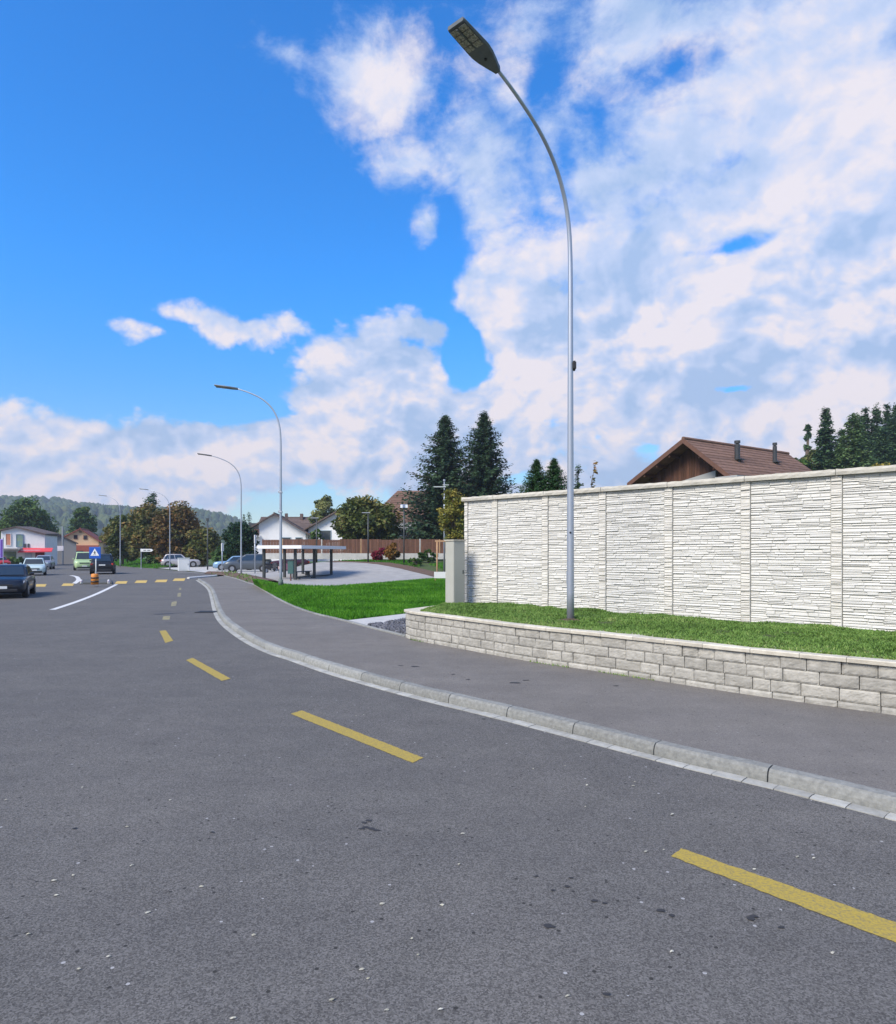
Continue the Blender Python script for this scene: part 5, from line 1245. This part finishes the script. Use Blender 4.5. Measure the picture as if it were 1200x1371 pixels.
car('dark maroon car parked deepest, partly behind the shelter posts', (-17.2, 72.5, .1), hd(-.98, -.2), paint('maroon_paint', (.06, .015, .03)), L=4.4, Wd=1.8, H=1.55, hood=.9, belt=1.0)
car('red car standing in front of the shop hedge at the far left edge', (-58.5, 87.5, 0), hd(.8, -.6), paint('red_paint', (.5, .03, .025), .1), L=4.0, Wd=1.72, H=1.45)

# ------------------------------------------------------------------ sky
SUN_EL, SUN_AZ = 44.0, 222.0                      # azimuth clockwise from +Y: behind and left of the viewer
w = bpy.data.worlds.new('World'); sc.world = w; w.use_nodes = True
nt = w.node_tree; nt.nodes.clear(); L = nt.links
out = nt.nodes.new('ShaderNodeOutputWorld'); bg = nt.nodes.new('ShaderNodeBackground')
sky = nt.nodes.new('ShaderNodeTexSky'); sky.sky_type = 'NISHITA'; sky.sun_disc = False
sky.sun_elevation = R(SUN_EL); sky.sun_rotation = R(SUN_AZ); sky.air_density = 1.0; sky.dust_density = .3; sky.ozone_density = 2.0
def M(op, a, b=None, clamp=False):
    n = nt.nodes.new('ShaderNodeMath'); n.operation = op; n.use_clamp = clamp
    for i, x in enumerate((a, b)):
        if x is None: continue
        if isinstance(x, (int, float)): n.inputs[i].default_value = x
        else: L.new(x, n.inputs[i])
    return n.outputs[0]
tc = nt.nodes.new('ShaderNodeTexCoord'); sep = nt.nodes.new('ShaderNodeSeparateXYZ'); L.new(tc.outputs['Generated'], sep.inputs[0])
az = M('ARCTAN2', sep.outputs['X'], sep.outputs['Y']); el = M('ARCSINE', sep.outputs['Z'])
def wnoise(scale, det, rough, offset=(0, 0, 0), stretch=(1, 1, 1.6), dist=0.0):
    mp = nt.nodes.new('ShaderNodeMapping'); mp.inputs['Scale'].default_value = stretch; mp.inputs['Location'].default_value = offset
    L.new(tc.outputs['Generated'], mp.inputs['Vector'])
    n = nt.nodes.new('ShaderNodeTexNoise'); n.inputs['Scale'].default_value = scale; n.inputs['Detail'].default_value = det; n.inputs['Roughness'].default_value = rough; n.inputs['Distortion'].default_value = dist
    L.new(mp.outputs['Vector'], n.inputs['Vector']); return n.outputs['Fac']
def blobs(lst):
    acc = None
    for (px, py, rx, ry, wt) in lst:
        v = Vector(((px - HX) / FPX, 1, (HY - py) / FPX)); v.normalize()
        a0, e0 = math.atan2(v.x, v.y), math.asin(v.z); k = math.sqrt(1 / (1 + ((px - HX) / FPX) ** 2 + ((HY - py) / FPX) ** 2))
        ra, re = rx / FPX * k, ry / FPX * k
        dx = M('DIVIDE', M('SUBTRACT', az, a0), ra); dy = M('DIVIDE', M('SUBTRACT', el, e0), re)
        d = M('SQRT', M('ADD', M('MULTIPLY', dx, dx), M('MULTIPLY', dy, dy)))
        f = M('MULTIPLY', M('SUBTRACT', 1.0, d), wt); f = M('MAXIMUM', f, -1.3)
        acc = f if acc is None else M('MAXIMUM', acc, f)
    return acc
CL = [(1080, 130, 330, 250, 1.15), (960, 430, 380, 150, 1.3), (1150, 560, 340, 150, 1.3), (870, 20, 170, 90, .8), (1010, 250, 260, 120, 1.0), (860, 560, 260, 120, 1.0),
      (490, 530, 120, 95, 1.25), (600, 590, 190, 100, 1.2), (440, 600, 150, 60, 1.1), (230, 620, 230, 68, 1.2), (40, 620, 240, 82, 1.2), (700, 420, 110, 90, 1.0), (660, 370, 80, 40, .8),
      (500, 100, 120, 75, .8), (650, 240, 90, 110, .75), (545, 220, 70, 35, .6), (700, 60, 110, 90, .65), (800, 250, 100, 70, .7), (325, 442, 80, 26, .48), (385, 432, 48, 20, .42), (255, 424, 48, 14, .36), (205, 442, 50, 10, .24), (575, 300, 26, 40, .55), (560, 440, 70, 24, .4),
      (390, 70, 60, 25, .4), (820, 340, 190, 70, .85), (930, 190, 230, 120, 1.0), (1160, 320, 200, 150, 1.15), (790, 150, 150, 130, .8), (690, 130, 60, 120, .55), (880, 40, 200, 90, .85)]
HO = [(975, 333, 75, 22, .9), (905, 85, 110, 34, .52), (622, 475, 34, 60, .9), (985, 521, 40, 10, .7), (800, 150, 60, 60, .5), (755, 215, 30, 60, .4), (600, 330, 40, 70, .5), (740, 110, 50, 40, .5), (300, 545, 120, 24, .4), (800, 585, 26, 24, .6), (870, 600, 40, 22, .5), (690, 640, 60, 16, .5)]
cov = M('SUBTRACT', blobs(CL), M('MAXIMUM', blobs(HO), 0.0))
# the rest of the sky dome (outside the surveyed part): loose fair weather clouds
side = M('MULTIPLY', M('SUBTRACT', M('ABSOLUTE', az), R(42)), 3.0, True)
high = M('MULTIPLY', M('SUBTRACT', el, R(48)), 4.0, True)
rest = M('MULTIPLY', M('MAXIMUM', side, high), M('SUBTRACT', M('MULTIPLY', wnoise(1.6, 4, .5, (3, 1, 2)), 2.4), .95))
cov = M('MAXIMUM', cov, M('SUBTRACT', rest, M('MULTIPLY', M('SUBTRACT', 1.0, M('MAXIMUM', side, high)), .6)))
def puffs(scale, det, offset=(0, 0, 0)):
    mp = nt.nodes.new('ShaderNodeMapping'); mp.inputs['Scale'].default_value = (1, 1, 1.35); mp.inputs['Location'].default_value = offset
    nz_ = nt.nodes.new('ShaderNodeTexNoise'); nz_.inputs['Scale'].default_value = 6; nz_.inputs['Detail'].default_value = 4
    L.new(tc.outputs['Generated'], nz_.inputs['Vector'])
    vm = nt.nodes.new('ShaderNodeVectorMath'); vm.operation = 'MULTIPLY_ADD'; L.new(nz_.outputs['Color'], vm.inputs[0]); vm.inputs[1].default_value = (.10, .10, .10); L.new(tc.outputs['Generated'], vm.inputs[2])
    L.new(vm.outputs['Vector'], mp.inputs['Vector'])
    v_ = nt.nodes.new('ShaderNodeTexVoronoi'); v_.feature = 'F1'; v_.inputs['Scale'].default_value = scale; v_.inputs['Detail'].default_value = det; v_.inputs['Roughness'].default_value = .55; v_.normalize = True
    L.new(mp.outputs['Vector'], v_.inputs['Vector']); return v_.outputs['Distance']
n1 = wnoise(5.2, 10, .62, (0, 0, 0), (1, 1, 1.5), .35); n2 = wnoise(16, 9, .66, (5, 2, 1), (1, 1, 1.4), .2)
pf = puffs(10.0, 3.0); pfs = puffs(10.0, 3.0, (.012, .0, -.022))
lowmask = nt.nodes.new('ShaderNodeMapRange'); lowmask.interpolation_type = 'SMOOTHSTEP'; lowmask.inputs['From Min'].default_value = R(17); lowmask.inputs['From Max'].default_value = R(30); lowmask.inputs['To Min'].default_value = 1; lowmask.inputs['To Max'].default_value = 0; L.new(el, lowmask.inputs['Value'])
lm = lowmask.outputs['Result']
fb = M('ADD', M('MULTIPLY', M('SUBTRACT', n1, .5), 1.5), M('MULTIPLY', M('SUBTRACT', n2, .5), M('SUBTRACT', 1.25, M('MULTIPLY', lm, .75))))
fb = M('ADD', fb, M('MULTIPLY', M('SUBTRACT', .33, pf), M('ADD', .5, M('MULTIPLY', lm, 1.2))))
dens = M('ADD', M('SUBTRACT', cov, .10), fb)
mr = nt.nodes.new('ShaderNodeMapRange'); mr.interpolation_type = 'SMOOTHSTEP'; mr.inputs['From Min'].default_value = -.10
L.new(M('SUBTRACT', .66, M('MULTIPLY', lm, .46)), mr.inputs['From Max'])
L.new(dens, mr.inputs['Value']); alpha = M('MULTIPLY', mr.outputs['Result'], .97)
# cloud body tones: lit white and shaded lavender painted by offset noise, warm low down
n3 = wnoise(4.2, 8, .58, (2, 7, 4), (1, 1, 2.2), .3); n1s = wnoise(5.2, 10, .60, (.10, .0, -.09), (1, 1, 1.5), .35)
relief = M('ADD', M('MULTIPLY', M('SUBTRACT', n1, n1s), 1.8), M('MULTIPLY', M('SUBTRACT', pfs, pf), M('ADD', 1.0, M('MULTIPLY', lm, 2.2))))
tone = M('ADD', M('ADD', M('MULTIPLY', M('SUBTRACT', n3, .5), M('ADD', 1.05, M('MULTIPLY', lm, .7))), relief), .55)
rp = nt.nodes.new('ShaderNodeValToRGB'); L.new(tone, rp.inputs['Fac'])
e = rp.color_ramp.elements; e[0].position = .15; e[0].color = (.42, .58, .88, 1); e[1].position = .85; e[1].color = (.92, .87, .93, 1)
x = e.new(.5); x.color = (.60, .71, .97, 1)
lowf = nt.nodes.new('ShaderNodeMapRange'); lowf.inputs['From Min'].default_value = R(3); lowf.inputs['From Max'].default_value = R(24); lowf.inputs['To Min'].default_value = 1; lowf.inputs['To Max'].default_value = 0
L.new(el, lowf.inputs['Value'])
warm = nt.nodes.new('ShaderNodeMix'); warm.data_type = 'RGBA'; warm.blend_type = 'MULTIPLY'; L.new(M('MULTIPLY', lowf.outputs['Result'], .8), warm.inputs['Factor']); L.new(rp.outputs['Color'], warm.inputs['A']); warm.inputs['B'].default_value = (1.04, .97, .90, 1)
# clear sky: Nishita, deepened
gam = nt.nodes.new('ShaderNodeHueSaturation'); gam.inputs['Saturation'].default_value = 1.25; gam.inputs['Value'].default_value = 1.0; L.new(sky.outputs['Color'], gam.inputs['Color'])
tint = nt.nodes.new('ShaderNodeMix'); tint.data_type = 'RGBA'; tint.blend_type = 'MULTIPLY'; tint.inputs['Factor'].default_value = 1; L.new(gam.outputs['Color'], tint.inputs['A']); tg = nt.nodes.new('ShaderNodeMapRange'); tg.interpolation_type = 'SMOOTHSTEP'; tg.inputs['From Min'].default_value = R(1); tg.inputs['From Max'].default_value = R(24); L.new(el, tg.inputs['Value'])
tm = nt.nodes.new('ShaderNodeMix'); tm.data_type = 'RGBA'; L.new(tg.outputs['Result'], tm.inputs['Factor']); tm.inputs['A'].default_value = (.92, 1.02, 1.12, 1); tm.inputs['B'].default_value = (.42, 1.42, 2.05, 1); L.new(tm.outputs['Result'], tint.inputs['B'])
BGS = .11
cs = nt.nodes.new('ShaderNodeMix'); cs.data_type = 'RGBA'; cs.blend_type = 'MULTIPLY'; cs.inputs['Factor'].default_value = 1; L.new(warm.outputs['Result'], cs.inputs['A']); cs.inputs['B'].default_value = (.80 / BGS, .80 / BGS, .80 / BGS, 1)
fin = nt.nodes.new('ShaderNodeMix'); fin.data_type = 'RGBA'; L.new(alpha, fin.inputs['Factor']); L.new(tint.outputs['Result'], fin.inputs['A']); L.new(cs.outputs['Result'], fin.inputs['B'])
L.new(fin.outputs['Result'], bg.inputs['Color']); bg.inputs['Strength'].default_value = BGS; L.new(bg.outputs['Background'], out.inputs['Surface'])
w.cycles.sampling_method = 'MANUAL'; w.cycles.sample_map_resolution = 512

sun = bpy.data.lights.new('sun', 'SUN'); sun.energy = 4.3; sun.angle = R(26); sun.color = (1.0, .90, .76)
so = bpy.data.objects.new('sun', sun); COL.objects.link(so)
d = Vector((math.sin(R(SUN_AZ)) * math.cos(R(SUN_EL)), math.cos(R(SUN_AZ)) * math.cos(R(SUN_EL)), math.sin(R(SUN_EL))))
so.rotation_euler = d.to_track_quat('Z', 'Y').to_euler(); so.location = d * 60

# haze over the far hill
b = MB(); b.box((-300, 650, 54.5), (2400, 1700, 113))
hzo = b.build('haze', (lambda m: m)(bpy.data.materials.new('haze_air'))); stuff(hzo)
m = hzo.data.materials[0]; n2_, o2 = nodes_of(m); pv = n2_.nodes.new('ShaderNodeVolumePrincipled'); pv.inputs['Color'].default_value = (.72, .84, 1, 1); pv.inputs['Density'].default_value = .00036; pv.inputs['Anisotropy'].default_value = .1
n2_.links.new(pv.outputs['Volume'], o2.inputs['Volume'])

# ------------------------------------------------------------------ camera and render settings
cam = bpy.data.cameras.new('camera'); co = bpy.data.objects.new('camera', cam); COL.objects.link(co)
co.location = (0, 0, CAMH); co.rotation_euler = (R(90), 0, 0)
cam.sensor_fit = 'HORIZONTAL'; cam.sensor_width = 36; cam.lens = 36 * FPX / 1200
cam.shift_x = 0; cam.shift_y = (HY - 685.5) / 1200.0
cam.clip_start = .1; cam.clip_end = 6000
sc.camera = co
sc.view_settings.view_transform = 'Standard'; sc.view_settings.look = 'None'; sc.view_settings.exposure = .3; sc.view_settings.gamma = 1
sc.render.engine = 'CYCLES'; sc.cycles.use_denoising = True; sc.cycles.max_bounces = 6; sc.cycles.volume_bounces = 0
sc.cycles.use_adaptive_sampling = True
